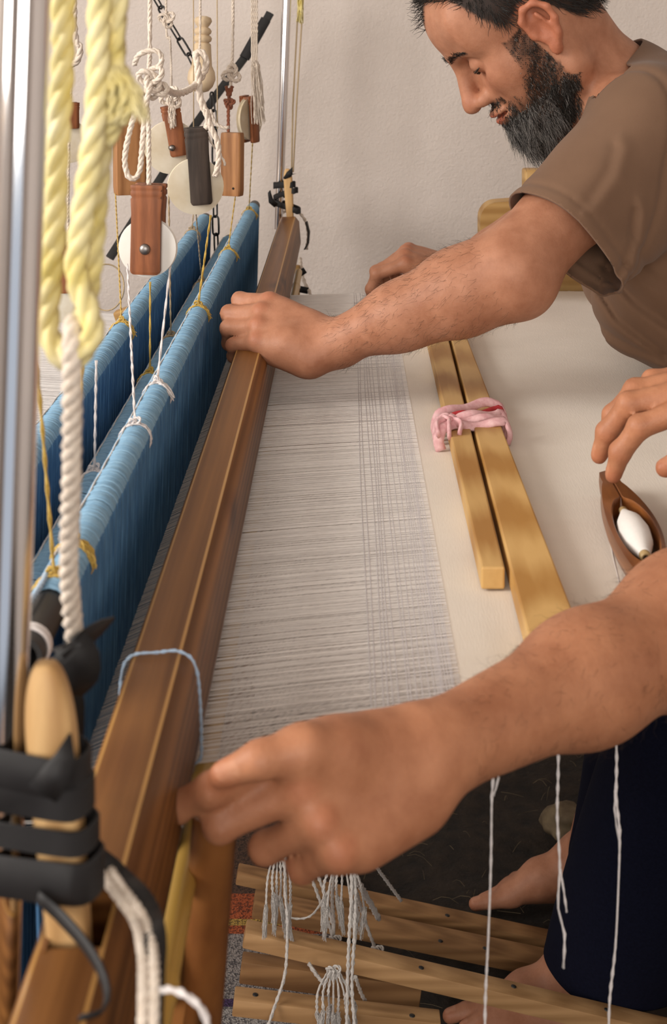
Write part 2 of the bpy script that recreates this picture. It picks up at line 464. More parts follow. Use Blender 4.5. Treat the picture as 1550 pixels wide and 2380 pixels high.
# straw and fluff litter on the earth
n = 260; c = np.stack([rng.uniform(0.0, .95, n), rng.uniform(2.15, 3.05, n), np.full(n, .004)], -1)
a = rng.uniform(0, 6.28, n); L = rng.uniform(.004, .022, n)
t = np.linspace(-1, 1, 4)[None, :, None]
C = c[:, None] + t * np.stack([np.cos(a) * L, np.sin(a) * L, rng.normal(0, .003, n)], -1)[:, None]
C[..., 2] += .006 * (1 - t[..., 0] ** 2) * rng.uniform(0, 1.5, n)[:, None]
V, F = tubes_np(C, .0004)
tag(link_mesh('straw_litter', np_mesh('straw', V, F), M['straw']), 'bits of pale straw scattered on the dark earth', 'straw', kind='stuff')
# pale lump of plaster low on the ground by the trousers
def blob(name, c, r, mat, n=60, amp=.25, seed=1, parent=None, flat=.6):
    bm = bmesh.new(); bmesh.ops.create_icosphere(bm, subdivisions=3, radius=1)
    rs = np.random.default_rng(seed); K = rs.normal(0, 3.2, (10, 3)); ph = rs.uniform(0, 6.28, 10)
    for v in bm.verts:
        p = np.array(v.co); q = 1 + amp * np.sin(K @ p + ph).mean() * 2.2
        v.co = Vector((c[0] + p[0] * r * q, c[1] + p[1] * r * q, c[2] + p[2] * r * flat * q))
    me = bpy.data.meshes.new(name); bm.to_mesh(me); bm.free()
    me.polygons.foreach_set('use_smooth', np.ones(len(me.polygons), bool))
    return link_mesh(name, me, mat, parent)
p = P(1310, 1905, 2.62); tag(blob('plaster_clod', (p.x, p.y, .022), .04, M['straw'], seed=4), 'pale crumbling clod lying on the dark earth behind the hanging threads', 'clod')
p = P(1335, 1945, 2.55); tag(blob('plaster_clod', (p.x + .01, p.y, .016), .026, M['straw'], seed=9), 'smaller pale clod on the dark earth near the bare foot', 'clod')

# ------------------------------------------------------------------ rug with woven bands
rug_m, nt, b = new_mat('rug_weave'); b.inputs['Roughness'].default_value = .95
tc = coords(nt); sep = N(nt, 'ShaderNodeSeparateXYZ'); nt.links.new(tc, sep.inputs[0])
mr = N(nt, 'ShaderNodeMapRange'); mr.inputs[1].default_value = -.55; mr.inputs[2].default_value = .55
nt.links.new(sep.outputs['Y'], mr.inputs[0])
rr = N(nt, 'ShaderNodeValToRGB'); rr.color_ramp.interpolation = 'CONSTANT'
bands = [(0, (.16, .012, .03)), (.475, (.35, .22, .05)), (.488, (.07, .03, .09)), (.50, (.36, .34, .33)), (.545, (.06, .03, .10)), (.56, (.33, .30, .29)),
         (.70, (.45, .10, .03)), (.72, (.55, .35, .08)), (.735, (.45, .10, .03)), (.80, (.10, .05, .03))]
while len(rr.color_ramp.elements) < len(bands): rr.color_ramp.elements.new(.5)
for e, (p_, c_) in zip(rr.color_ramp.elements, bands): e.position = p_; e.color = (*c_, 1)
nt.links.new(mr.outputs[0], rr.inputs[0])
ch = N(nt, 'ShaderNodeTexVoronoi'); ch.inputs['Scale'].default_value = 380; nt.links.new(tc, ch.inputs['Vector'])
mc = N(nt, 'ShaderNodeMix'); mc.data_type = 'RGBA'; mc.blend_type = 'MULTIPLY'; mc.inputs[0].default_value = .8
nt.links.new(rr.outputs[0], mc.inputs[6]); nt.links.new(ramp(nt, ch.outputs['Color'], [(.35, (.12, .12, .16)), (.5, (1, 1, 1))]), mc.inputs[7])
nt.links.new(mc.outputs[2], b.inputs['Base Color']); bump(nt, b, ch.outputs['Distance'], .6, .003)
m_ = MB(); m_.box((-.95, 1.53, .006), (-.01, 2.63, .016), .004)
ro = m_.build('rug', rug_m, origin=(-.46, 2.08, .006)); tag(ro, 'banded woven rug with orange grey and burgundy stripes beside the treadles', 'rug')

# ------------------------------------------------------------------ cloth, warp
ZW = -.405
D0, D1 = .858, 2.378
XF = .068
def d_near(x):   # near selvage draws in towards the breast beam
    return D0 + np.clip((np.asarray(x) + .09) / .27, 0, 1.6) * .066
def d_far(x): return D1 + np.clip((np.asarray(x) + .09) / .5, 0, 1) * .03
# woven cloth: slab from the fell over the breast beam and down
nx, ny = 70, 160
xs = np.concatenate([np.linspace(XF, .40, 46), .40 + .028 * np.sin(np.linspace(.1, math.pi / 2, 10)), np.full(14, .428)])
zs = np.concatenate([np.full(46, ZW), ZW - .028 * (1 - np.cos(np.linspace(.1, math.pi / 2, 10))), np.linspace(ZW - .05, ZW - .34, 14)])
top = []
for x, z in zip(xs, zs):
    a, bq = float(d_near(x)), float(d_far(x)); yy = np.linspace(a, bq, ny)
    top.append(np.stack([np.full(ny, x), yy, np.full(ny, EYE + z) + .0012 * np.sin(yy * 9 + x * 20) * (x > .1)], -1))
top = np.array(top); nrm = np.zeros_like(top)
gx_ = np.gradient(top, axis=0); gy_ = np.gradient(top, axis=1); nrm = np.cross(gx_, gy_); nrm /= np.linalg.norm(nrm, axis=2, keepdims=True)
Va = top.reshape(-1, 3); Vb = (top - nrm * .0011).reshape(-1, 3); nn = len(Va)
ii, jj = np.meshgrid(np.arange(len(xs) - 1), np.arange(ny - 1), indexing='ij'); a0 = (ii * ny + jj).ravel()
F1 = np.stack([a0, a0 + ny, a0 + ny + 1, a0 + 1], -1)
Fs = []
for j in (0, ny - 1):
    q = np.arange(len(xs) - 1) * ny + j; Fs.append(np.stack([q, q + ny, q + ny + nn, q + nn], -1))
q = np.arange(ny - 1); Fs.append(np.stack([q, q + 1, q + 1 + nn, q + nn], -1))
F = np.concatenate([F1, F1[:, ::-1] + nn] + Fs)
me = np_mesh('woven_cloth', np.concatenate([Va, Vb]), F); me.set_sharp_from_angle(angle=math.radians(60))
tag(link_mesh('woven_cloth', me, M['cloth']), 'finished cream cloth stretched flat toward the weavers', 'cloth')
# warp: two layers of single threads from the back beam through the heddles to the fell
nt_ = 1500
def warp_layer(sgn, off):
    UP = np.array([0, 0, -.036, -.034, -.0022, -.0008, .0006]); LOW = np.array([0, -.008, -.078, -.074, -.036, -.018, 0.])
    k = np.arange(nt_ // 2); s = (k + .5 * off) / (nt_ / 2)
    s = s + rng.normal(0, .00032, len(s)) + .00025 * np.sin(k * 1.1)
    s = np.clip(s, 0, 1)
    xsn = np.array([-1.75, -.9, -.24, -.16, -.088, -.03, XF + .004])
    C = np.zeros((len(k), len(xsn), 3))
    for i, x in enumerate(xsn):
        a, bq = float(d_near(min(x, XF))), float(d_far(min(x, XF)))
        wob = rng.normal(0, .00035, len(k)) if 0 < i < 6 else 0
        C[:, i] = np.stack([np.full(len(k), x), a + (bq - a) * s + wob, np.full(len(k), EYE + ZW + (LOW[i] if sgn < 0 else UP[i]) - (.03 if i == 0 else 0))], -1)
    return C
C = np.concatenate([warp_layer(1, 0), warp_layer(-1, 1)])
V, F = tubes_np(C, np.array([.00030, .00030, .00023, .00023, .00036, .00038, .00038])[None], 4)  # threads thinned at the heddles to work shade into that gap
tag(link_mesh('warp_threads', np_mesh('warp', V, F), M['warp']), 'fine off-white warp threads stretched between the blue heddles and the cloth', 'warp', kind='stuff')
# loose grey picks of weft not yet beaten up to the cloth
wx = np.concatenate([XF - .0005 - .0013 * np.arange(10) - rng.uniform(0, .0005, 10), XF - .015 - .0036 * np.arange(11) - rng.uniform(0, .0022, 11)])
K = 60; C = np.zeros((len(wx), K, 3))
for i, x in enumerate(wx):
    yy = np.linspace(float(d_near(x)), float(d_far(x)), K)
    C[i] = np.stack([x + .0008 * np.sin(yy * 7 + i), yy, np.full(K, EYE + ZW + .0004) + .0002 - .0006 * (XF - x) / .1], -1)
V, F = tubes_np(C, .00030, 4)
tag(link_mesh('weft_picks', np_mesh('weft', V, F), M['weft']), 'loose grey weft picks lying across the warp beside the cream cloth', 'weft', kind='stuff')
# breast beam under the cloth edge and back beam
bb = MB(); bb.lathe((.398, .70, EYE + ZW - .031), (0, 1, 0), [(0, .024), (.0, .027), (1.85, .027), (1.85, .024)], 20)
tag(bb.build('breast_beam', M['frame']), 'round wooden breast beam under the edge of the cloth', 'beam')
bb = MB(); bb.lathe((-1.75, .70, EYE + ZW - .05), (0, 1, 0), [(0, .045), (1.85, .045)], 20)
tag(bb.build('back_beam', M['frame']), 'round wooden back beam carrying the warp', 'beam')

# far side frame: end board with rounded corner and a post with a peg hole
fb = empty('loom_side_frame', (.42, 2.5, 0), 'pale wooden loom frame board with rounded corner behind the bearded man', 'loom frame')
ya, yb = 2.44, 2.49
pts = []
xl, zt, zb = P(1116, 0, 2.44).x, EYE - (470 - 70) * 2.44 / FPX, EYE + ZW - .006
r_ = .028
prof = [(xl, zb)] + [(xl + r_ - r_ * math.cos(t), zt - r_ + r_ * math.sin(t)) for t in np.linspace(0, math.pi / 2, 8)] + [(.52, zt + .022), (.52, zb)]
m_ = MB(); m_.loft([[(x, y, z) for x, z in prof] for y in (ya, yb)])
m_.build('side_board', M['frame'], fb, sharp=40)
m_ = MB(); xp = P(1216, 0, 2.52).x; m_.box((xp, 2.495, EYE + ZW - .03), (xp + .07, 2.545, EYE - (395 - 70) * 2.5 / FPX), .004); m_.build('post', M['frame'], fb)
q = P(1228, 424, 2.494); m_ = MB(); m_.lathe((q.x, 2.486, q.z), (0, 1, 0), [(0, .0045), (.012, .0045)], 10); m_.build('peg_hole', M['dark_hole'], fb)
m_ = MB(); m_.box((.50, 2.44, 0), (.56, 2.49, zt), .003); m_.build('leg', M['frame'], fb)
# near side frame, below and outside the picture: carries the near beam ends
fb = empty('loom_side_frame', (.42, .72, 0), 'pale wooden legs carrying the beams at the near side of the loom', 'loom frame')
for x in (.372, -1.79):
    m_ = MB(); m_.box((x, .64, 0), (x + .06, .70, EYE + ZW + (.0 if x > 0 else -.005)), .003); m_.build('leg', M['frame'], fb)

# ------------------------------------------------------------------ beater
bt = empty('beater', (-.1, .6, EYE - .60), 'long brown wooden beater rail running from the near edge to the far wall', 'beater')
sec = [(-.1205, -.402), (-.1225, -.395), (-.1215, -.358), (-.1175, -.3492), (-.1160, -.3484), (-.0928, -.3475), (-.0910, -.3479), (-.0835, -.357), (-.0805, -.395), (-.083, -.402)]
def sect(y, dz=0, x0=None, x1=None):
    r = []
    for x, z in sec:
        if x0 is not None: x = max(x, x0)
        if x1 is not None: x = min(x, x1)
        r.append((x, y, EYE + z + dz))
    return r
m_ = MB()
ma, mb_ = .590, .632
m_.loft([sect(y, -.0015 + .0003 * math.sin(y * 30)) for y in np.linspace(.40, ma, 8)])
far = [sect(y, .0006 * math.sin(y * 5)) for y in np.linspace(mb_, 2.86, 40)]
def shrink(r, k, dy): 
    c = np.mean(np.array(r), 0); return [tuple(c + (np.array(p) - c) * k + np.array((0, dy, 0))) for p in r]
far += [shrink(far[-1], .97, .03), shrink(far[-1], .86, .05)]
m_.loft(far)
m_.loft([sect(y, -.002, x1=-.1135) for y in (ma - .002, mb_ + .002)])
m_.loft([sect(y, -.002, x0=-.0925) for y in (ma - .002, mb_ + .002)])
o = m_.build('top_rail', [M['rail'], M['rail_edge']], bt, sharp=35)
idx = np.zeros(len(o.data.polygons), np.int32)
for p_ in o.data.polygons:
    c_ = p_.center + bt.location
    if (abs(c_.x + .1167) < .0009 or abs(c_.x + .0919) < .0010) and c_.z > EYE - .3530 and p_.normal.z > .3 and abs(p_.normal.y) < .3: idx[p_.index] = 1
o.data.polygons.foreach_set('material_index', idx)
# knots of the rail: slightly raised dark scars
for u, v, d in ((1, 1700, .74), (2, 1085, 1.30), (3, 600, 2.40)): pass
# near peg standing in the mortise
def peg(base, topp, w, t, name='peg'):
    rings = []; base, topp = np.array(base), np.array(topp)
    for s in np.concatenate([np.linspace(0, .80, 9), .80 + .2 * np.sin(np.linspace(.12, 1.565, 12))]):
        c = base + (topp - base) * s
        k = 1.0 if s <= .80 else math.sqrt(max(.0009, 1 - ((s - .80) / .2005) ** 2))
        sh = .80 + .30 * min(1, s * 1.6)
        ww, tt = w * sh * (.25 + .75 * k if s > .8 else 1), t * (.9 * (.35 + .65 * k) if s > .8 else .9)
        ring = [(ww * math.copysign(abs(math.cos(a)) ** .55, math.cos(a)), tt * math.copysign(abs(math.sin(a)) ** .55, math.sin(a))) for a in np.linspace(0, 2 * math.pi, 20, endpoint=False) + .16]
        rings.append([(c[0] + x, c[1] + y, c[2]) for x, y in ring])
    m = MB(); m.loft(rings); return m.build(name, M['peg'], bt)
peg((-.1035, .604, EYE - .395), (-.1165, .604, EYE - .2465), .0088, .010)
peg((-.100, 2.895, EYE - .37), P(668, 392, 2.89), .0075, .008)
# lower rail below the warp, bamboo cane and the reed between the rails
secl = [(-.112, -.535), (-.113, -.512), (-.105, -.505), (-.082, -.505), (-.074, -.512), (-.072, -.535)]
m_ = MB(); m_.loft([[(x, y, EYE + z) for x, z in secl] for y in np.linspace(.56, 2.85, 20)]); m_.build('lower_rail', M['lower_rail'], bt, sharp=35)
m_ = MB(); prof = []
for y in np.arange(.50, 2.75, .01):
    k = (y - .50) / .19; fr = abs(k - round(k)); prof.append((y, .0062 + (.0011 if fr < .04 else 0)))
m_.lathe((-.0805, 0, EYE - .428), (0, 1, 0), prof, 14); m_.build('bamboo_cane', M['bamboo'], bt)
ry = np.linspace(.84, 2.42, 640); C = np.zeros((640, 2, 3)); C[:, :, 0] = -.100; C[:, :, 1] = ry[:, None]; C[:, 0, 2] = EYE - .401; C[:, 1, 2] = EYE - .506
V, F = tubes_np(C, .0005, 4); o = link_mesh('reed_wires', np_mesh('reed', V, F, False), M['steel'], bt); o['kind'] = 'stuff'
for ya_, yb_ in ((.80, .836), (2.42, 2.45)):
    m_ = MB(); m_.box((-.106, ya_, EYE - .51), (-.094, yb_, EYE - .40), .002); m_.build('reed_end', M['black_metal'], bt)
# handle strut that the near weaver grips, standing on the lower rail
m_ = MB(); m_.loft([[(x + q, y, z) for x, y in ((-.012, -.009), (.010, -.009), (.012, 0), (.010, .010), (-.012, .010))] for q, z in ((-.060, EYE - .40), (-.063, EYE - .45), (-.068, EYE - .60))] if False else
                   [[(-.0645 - (EYE - .392 - z) * .09 + .0115 * math.cos(t), .775 + .0105 * math.sin(t) + dy, z) for t in np.linspace(0, 6.283, 13)[:-1]] for z, dy in ((EYE - .392, 0), (EYE - .43, .01), (EYE - .50, .045), (EYE - .54, .06))])
m_.build('grip', M['grip'], bt, sharp=40)

# chrome hanger poles at both ends
def pole(p0, p1, r, name, label):
    m = MB(); m.tube([np.array(p0) + (np.array(p1) - np.array(p0)) * t for t in np.linspace(0, 1, 6)], r, 24)
    return tag(m.build(name, M['chrome'], sharp=50), label, 'pole', 'chrome poles that hang the beater')
def ext(a, b, za, zb):
    a, b = np.array(a), np.array(b); return a + (b - a) * ((za - a[2]) / (b[2] - a[2])), a + (b - a) * ((zb - a[2]) / (b[2] - a[2]))
p0, p1 = ext(P(62, 0, .607), P(-2, 2000, .607), 2.70, EYE - .56)
pole(p0, p1, .0093, 'hanger_pole', 'shiny chrome pole at the left edge lashed with black rubber')
p0, p1 = ext(P(666, 0, 2.92), P(646, 530, 2.92), 2.70, EYE - .375)
pole(p0, p1, .0090, 'hanger_pole', 'thin chrome pole by the far wall at the end of the brown rail')

# ------------------------------------------------------------------ heddle shafts
def shaft(X, Z, da, db, ha, hb, hz, label, pale, near_pipe=True, dens=.0030):
    """bar from depth da to db; heddles hang between ha and hb down by hz"""
    root = empty('heddle_shaft', (X, da, EYE + Z - hz), label, 'heddle shaft', 'blue heddle shafts of the loom')
    r = .0098
    m = MB(); m.lathe((X, da, EYE + Z), (0, 1, 0), [(.10, .0065), (.0, .0068), (0, r), (db - da, r)], 18); m.build('pipe', M['pvc'], root, sharp=40)
    gp = np.where(rng.random(4000) < .27, rng.uniform(.0030, .0048, 4000), rng.uniform(.0017, .0023, 4000)); yy = ha + np.cumsum(gp); yy = yy[yy < hb]; n = len(yy)
    # front and back legs of every heddle loop, passing over the bar
    th = np.linspace(-.15, math.pi + .15, 9)
    lean = rng.normal(0, .0010, n)
    K = 9 + 6 + 6; C = np.zeros((n, K, 3)); rr = r + .0011 + rng.uniform(0, .0009, n)
    zz = np.linspace(.03, 1, 6)
    R = rr * 1.0
    for i in range(6):       # back leg from bottom up
        t = zz[5 - i]; C[:, i] = np.stack([X - R * (1 - .45 * min(1, t * 1.6)), yy + lean * t, EYE + Z - hz * t + 0 * yy], -1)
    for i, a in enumerate(th):
        C[:, 6 + i] = np.stack([X - R * math.cos(a), yy + .0007 * math.sin(i * .8) + lean * 0, EYE + Z + R * math.sin(a)], -1)
    for i in range(6):
        t = zz[i]; C[:, 15 + i] = np.stack([X + R * (1 - .45 * min(1, t * 1.6)), yy + lean * t, EYE + Z - hz * t + 0 * yy], -1)
    V, F = tubes_np(C, .00112, 4)
    me = np_mesh('heddles', V, F)
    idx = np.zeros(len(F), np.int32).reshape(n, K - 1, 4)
    idx[:, 7:13] = 1  # loop tops take the lighter copy, painted as if lit from above
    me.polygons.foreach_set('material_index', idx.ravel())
    o = link_mesh('heddle_threads', me, [M['heddle'], M['heddle_lit']], root); o['kind'] = 'stuff'
    # bindings that hold the loops evenly along the bar
    m = MB(); C = [(X - .0075, y, EYE + Z + .0098 + .0006 * math.sin(y * 130)) for y in np.arange(ha, hb, .012)]
    m.rope(C, .0013, 2, .012, 5, .006); m.build('binding_cord', M['cotton'], root)
    m = MB(); m.lathe((X, ha - .02, EYE + Z - hz), (0, 1, 0), [(0, .008), (hb - ha + .04, .008)], 10); m.build('lower_bar', M['pvc'], root)
    return root
S1 = (-.1655, -.324); S2 = (-.2005, -.366); S3 = (-.2378, -.324)
shaft(*S1, .800, 2.86, .868, 2.80, .30, 'front blue heddle shaft nearest the brown beater', 1)
shaft(*S2, .825, 2.70, .86, 2.66, .26, 'middle blue heddle shaft sitting lowest between the other two', 0)
shaft(*S3, .825, 2.66, .845, 2.62, .30, 'rear blue heddle shaft farthest from the beater', 0)

# ------------------------------------------------------------------ boards lying on the cloth, rag, shuttle
def board(name, pa, pb, za, zb, label, mat):
    """pa, pb: near and far (left x, right x, y)"""
    rings = []
    for (x0, x1, y) in (pa, pb):
        rings.append([(x0, y, za), (x1, y, za), (x1, y, zb), (x0, y, zb)])
    m = MB(); m.loft(rings)
    o = m.build(name, mat, smooth=False)
    bv = o.modifiers.new('bevel', 'BEVEL'); bv.width = .0016; bv.segments = 2
    return tag(o, label, 'board', 'stretcher boards on the cloth')
zc = EYE + ZW
ZT = ZW + .0175
def onboard(u, v): return PX(u, v, ZT)
a, b_ = onboard(1118, 1318), onboard(1172, 1314); c, d_ = onboard(985, 745), onboard(1032, 745)
board('stretcher_board', (a.x, b_.x, a.y), (c.x, d_.x, c.y), zc + .0012, zc + .0175, 'shorter left stretcher board ending on the open cream cloth', M['board'])
k = PX(1222, 1500, ZT); k2 = PX(1338, 1450, ZT); y_ = .98
a1, a2 = onboard(1232, 1500), onboard(1031, 720); b1, b2 = onboard(1330, 1418), onboard(1060, 720)
def at_y(p, q, y): return p.x + (q.x - p.x) * (y - p.y) / (q.y - p.y)
board('stretcher_board', (at_y(a1, a2, y_), at_y(b1, b2, y_), y_), (at_y(a1, a2, 2.22), at_y(b1, b2, 2.22), 2.22), zc + .0012, zc + .0185, 'longer right stretcher board with flame grain running under the near forearm', M['board2'])
# rag around both boards
rag = empty('rag_tie', PX(1095, 970, ZT), 'pink rag knotted around the two stretcher boards', 'rag')
yc = PX(1095, 975, ZT).y
xl_, xr_ = PX(1022, 985, ZT).x, PX(1163, 960, ZT).x
for i in range(5):
    m = MB(); dy = (-.030 + .013 * i); path = []
    for s in np.linspace(0, 1, 15):
        x = xl_ + (xr_ - xl_) * s; yy = yc + dy + .030 * (s - .5) + .006 * math.sin(s * 5 + i) - .004 * math.cos(i * 2.1)
        path.append((x, yy, zc + .0203 + .0022 * math.sin(s * 9 + i * 1.7) + .0012 * i * (s * (1 - s)) * 4))
    path = [(path[0][0] - .001, path[0][1] - .004, zc + .001), (path[0][0] - .0035, path[0][1] - .003, zc + .010)] + path + [(path[-1][0] + .0035, path[-1][1] - .005, zc + .010), (path[-1][0] + .001, path[-1][1] - .006, zc + .001)]
    m.tube(catmull(path, .003), .0026 if i == 3 else .0056 - .0005 * (i % 3), 8, flat=.5); m.build('strip', M['red'] if i == 3 else M['pink'], rag)
m = MB()
q0 = np.array((xl_ + .008, yc - .032, zc + .024))
for i in range(3):
    e = q0 + np.array((-.012 + .010 * i, -.028 - .006 * (i % 2), -.006)); m.tube(catmull([q0, (q0 + e) / 2 + np.array((.006 * (i - 1), 0, .004)), e], .003), [*np.linspace(.006, .0045, 9)][:len(catmull([q0, (q0 + e) / 2 + np.array((.006 * (i - 1), 0, .004)), e], .003))] if False else .005, 8, flat=.45)
m.rope(catmull([q0 + (.006, .004, 0), q0 + (0, -.006, .005), q0 + (-.007, .002, .002), q0 + (0, .007, .004)], .004, True), .004, 2, .02, 6, .004, True)
m.build('knot', M['pink'], rag)

# boat shuttle lying on the cloth
sh = empty('boat_shuttle', (0.225, 1.22, zc), 'reddish brown wooden boat shuttle pushed along the cloth by fingertips', 'shuttle')
yt, yn = 1.345, 1.06; ax0, ax1 = PX(1424, 1125, ZW + .02).x, .214
def shut_ring(y, k, hollow=False):
    s = (yt - y) / (yt - yn); cx = ax0 + (ax1 - ax0) * s + .004 * math.sin(s * math.pi)
    w = .0085 + .0125 * max(0, math.sin(min(1, max(0, (s - .10) / .80)) * math.pi)) ** .8
    if s < .05: w *= .8 + 4 * s
    if s > .95: w *= .8 + 4 * (1 - s)
    return cx, w
def hollow_half(y):
    s = (yt - y) / (yt - yn); t = (s - .27) / .54
    return 0 if t <= 0 or t >= 1 else .0152 * math.sin(t * math.pi) ** .45
rings = []; rim = []
ys = np.linspace(yt, yn, 60)
m = MB(); mi_ = MB()
hb_, ht_ = .0015, .021
outer = []; inner = []
for y in ys:
    cx, w = shut_ring(y, 0); hw = hollow_half(y); z0 = zc + hb_
    o_ = [(cx - w * .55, y, z0), (cx - w * .9, y, z0 + .005), (cx - w, y, z0 + .012), (cx - w * .93, y, z0 + ht_ - .0015)]
    o2 = [(2 * cx - p[0], p[1], p[2]) for p in o_]
    ti = max(hw, .0002)
    ring = o2[::-1][0:0]
    ring = [o_[0], o_[1], o_[2], o_[3], (cx - ti - .001, y, z0 + ht_), (cx - ti, y, z0 + ht_ - .0012), (cx - ti * .92, y, z0 + (.006 if hw > .001 else ht_ - .0013)),
            (cx + ti * .92, y, z0 + (.006 if hw > .001 else ht_ - .0013)), (cx + ti, y, z0 + ht_ - .0012), (cx + ti + .001, y, z0 + ht_), o2[3], o2[2], o2[1], o2[0]]
    outer.append(ring)
m.loft(outer)
o = m.build('body', [M['shuttle'], M['shuttle_in']], sh, sharp=50)
me = o.data; idx = np.zeros(len(me.polygons), np.int32)
for p_ in me.polygons:
    c_ = p_.center + o.location + sh.location
    if p_.normal.z > .7 and c_.z < zc + .012: idx[p_.index] = 1
me.polygons.foreach_set('material_index', idx)
yb0, yb1 = 1.240, 1.140; cb = shut_ring((yb0 + yb1) / 2, 0)[0]
zb_ = zc + .0185
m = MB(); m.lathe((cb, yb0, zb_), (-.03, -1, 0), [(0, .0035), (.004, .0042), (.03, .0105), (.052, .0122), (.075, .0105), (.097, .0050), (.100, .0044)], 22); bo = m.build('bobbin', M['bobbin'], sh)
m = MB(); m.lathe((cb, yb0 + .006, zb_), (-.03, -1, 0), [(0, .002), (0, .0036), (.012, .0036)], 14); m.build('quill_tip', M['cane'], bo)
m = MB(); m.lathe((cb - .003, yb1 + .005, zb_), (-.03, -1, 0), [(0, .0044), (.013, .0042), (.013, .0026), (.006, .0024)], 16); m.build('quill_end', M['cane'], bo)
m = MB(); m.lathe((cb - .0033, yb1 - .006, zb_), (-.03, -1, 0), [(0, .0024), (.001, .0024)], 12); m.build('bore', M['dark_hole'], bo)
m = MB(); m.lathe((ax0, yt + .014, zc + .011), (0, -1, 0), [(0, .001), (.006, .0035), (.018, .0058)], 12); m.build('metal_tip', M['steel'], sh)
# loose weft thread trailing past the shuttle
m = MB(); m.tube(catmull([PX(1412, 1145, ZW + .001), PX(1416, 1230, ZW + .001), PX(1424, 1290, ZW + .001), PX(1440, 1360, ZW + .001), PX(1456, 1480, ZW + .001)], .01), .0005, 4)
tag(m.build('weft_thread', M['cord_white']), 'fine white thread trailing on the cloth beside the shuttle', 'thread')

# ------------------------------------------------------------------ treadles
def tr_line(name, dnear, dfar, x0, x1, z0, slope, th, label, mat):
    ax = np.array((math.cos(math.atan(slope)), 0, -math.sin(math.atan(slope)))); az = np.array((ax[2] * -1, 0, ax[0]))
    L = (x1 - x0) / ax[0]; c = np.array((x0, (dnear + dfar) / 2, EYE + z0)) + ax * L / 2 - az * th / 2
    m = MB(); m.prism_box(c, (L / 2, (dfar - dnear) / 2, th / 2), [ax, (0, 1, 0), az], .002)
    root = empty(name, (x0, (dnear + dfar) / 2, EYE + z0 - th), label, 'treadle', 'wooden treadles under the loom')
    m.build('plank', mat, root, sharp=40)
    return root
def tz(v, d): return -(v - 70) * d / FPX
treads = []
def treadle(u0, vfar, vnear, z0, slope, thpx, x1, label, mat, nails=()):
    """far/near top edge pixel rows at the left end u0, at height z0"""
    dF = -z0 * FPX / (vfar - 70); dN = -z0 * FPX / (vnear - 70)
    x0 = (u0 - U0) * dN / FPX
    r = tr_line('treadle', dN, dF, x0, x1, z0, slope, thpx * dN / FPX, label, mat)
    for f, g in nails:
        xx = x0 + (x1 - x0) * f; yy = dN + (dF - dN) * g; z = EYE + z0 - slope * (xx - x0)
        m = MB(); m.lathe((xx, yy, z - .002), (slope, 0, 1), [(0, .0035), (.0028, .0035), (.0034, .002)], 10); m.build('nail', M['black_metal'], r)
    treads.append((x0, dN, dF, z0, slope)); return r
treadle(552, 2004, 2032, -1.250, .215, 26, .36, 'rearmost treadle, mostly hidden behind the cord tassels', M['treadle'], ((.60, .3),))
treadle(590, 2064, 2108, -1.250, .205, 28, .33, 'wide treadle second from the rear with tied cords', M['treadle'], ((.72, .3), (.58, .2)))
treadle(571, 2134, 2168, -1.150, .235, 38, .62, 'long treadle with a bright pale front face crossing above the bare foot', M['treadle2'], ((.30, .4), (.46, .6), (.62, .5)))
treadle(562, 2209, 2236, -1.195, .14, 52, .10, 'treadle half hidden directly below the bright pale one', M['treadle'])
treadle(543, 2290, 2324, -1.180, .115, 40, .118, 'frontmost treadle with nail heads at the bottom of the picture', M['treadle2'], ((.10, .5), (.86, .3)))
# nails in the front faces of two treadles
# axle bar on the ground behind the weavers that the treadles turn on
m = MB(); m.lathe((.66, 1.75, .034), (0, 1, 0), [(0, .012), (.75, .012)], 12); tag(m.build('treadle_axle', M['steel']), 'dark axle bar on the ground at the hidden ends of the treadles', 'axle')

def cordobj(name, pts, r, mat, label, cat='cord', strands=3, group=None, pitch=None, step=None):
    m = MB()
    if strands > 1: m.rope(pts, r, strands, pitch, 5, step)
    else: m.tube(catmull(pts, step or .02), r, 6)
    return tag(m.build(name, mat), label, cat, group)
def frayed(C0, dirs, n, L, spread, r=.0006, seed=3, K=7, droop=.4):
    rs = np.random.default_rng(seed)
    C0 = np.array(C0, float); D = np.array(dirs, float); D /= np.linalg.norm(D)
    base = C0 + rs.normal(0, spread * .25, (n, 3)); tip = D + rs.normal(0, spread * 18, (n, 3)) * .35
    tip /= np.linalg.norm(tip, axis=1, keepdims=True); Ls = L * rs.uniform(.55, 1.1, n)
    t = np.linspace(0, 1, K)
    C = base[:, None] + t[None, :, None] * tip[:, None] * Ls[:, None, None]
    C[..., 2] -= (t ** 2)[None] * droop * Ls[:, None]
    C += .0009 * np.sin(t[None, :, None] * rs.uniform(4, 12, (n, 1, 1)) + rs.uniform(0, 6, (n, 1, 3)))
    return tubes_np(C, r, 3)
def add_fray(m, *a, **k):
    V, F = frayed(*a, **k); m.add(V, F.tolist()); return m
def trefoil(c, s, n=60, rot=0, squash=.6):
    t = np.linspace(0, 2 * math.pi, n, endpoint=False)
    x = (np.sin(t) + 2 * np.sin(2 * t)) / 3; y = (np.cos(t) - 2 * np.cos(2 * t)) / 3; z = -np.sin(3 * t) / 3
    cr, sr_ = math.cos(rot), math.sin(rot)
    return np.stack([c[0] + s * (x * cr - y * sr_), c[1] + s * z * squash, c[2] + s * (x * sr_ + y * cr)], -1)

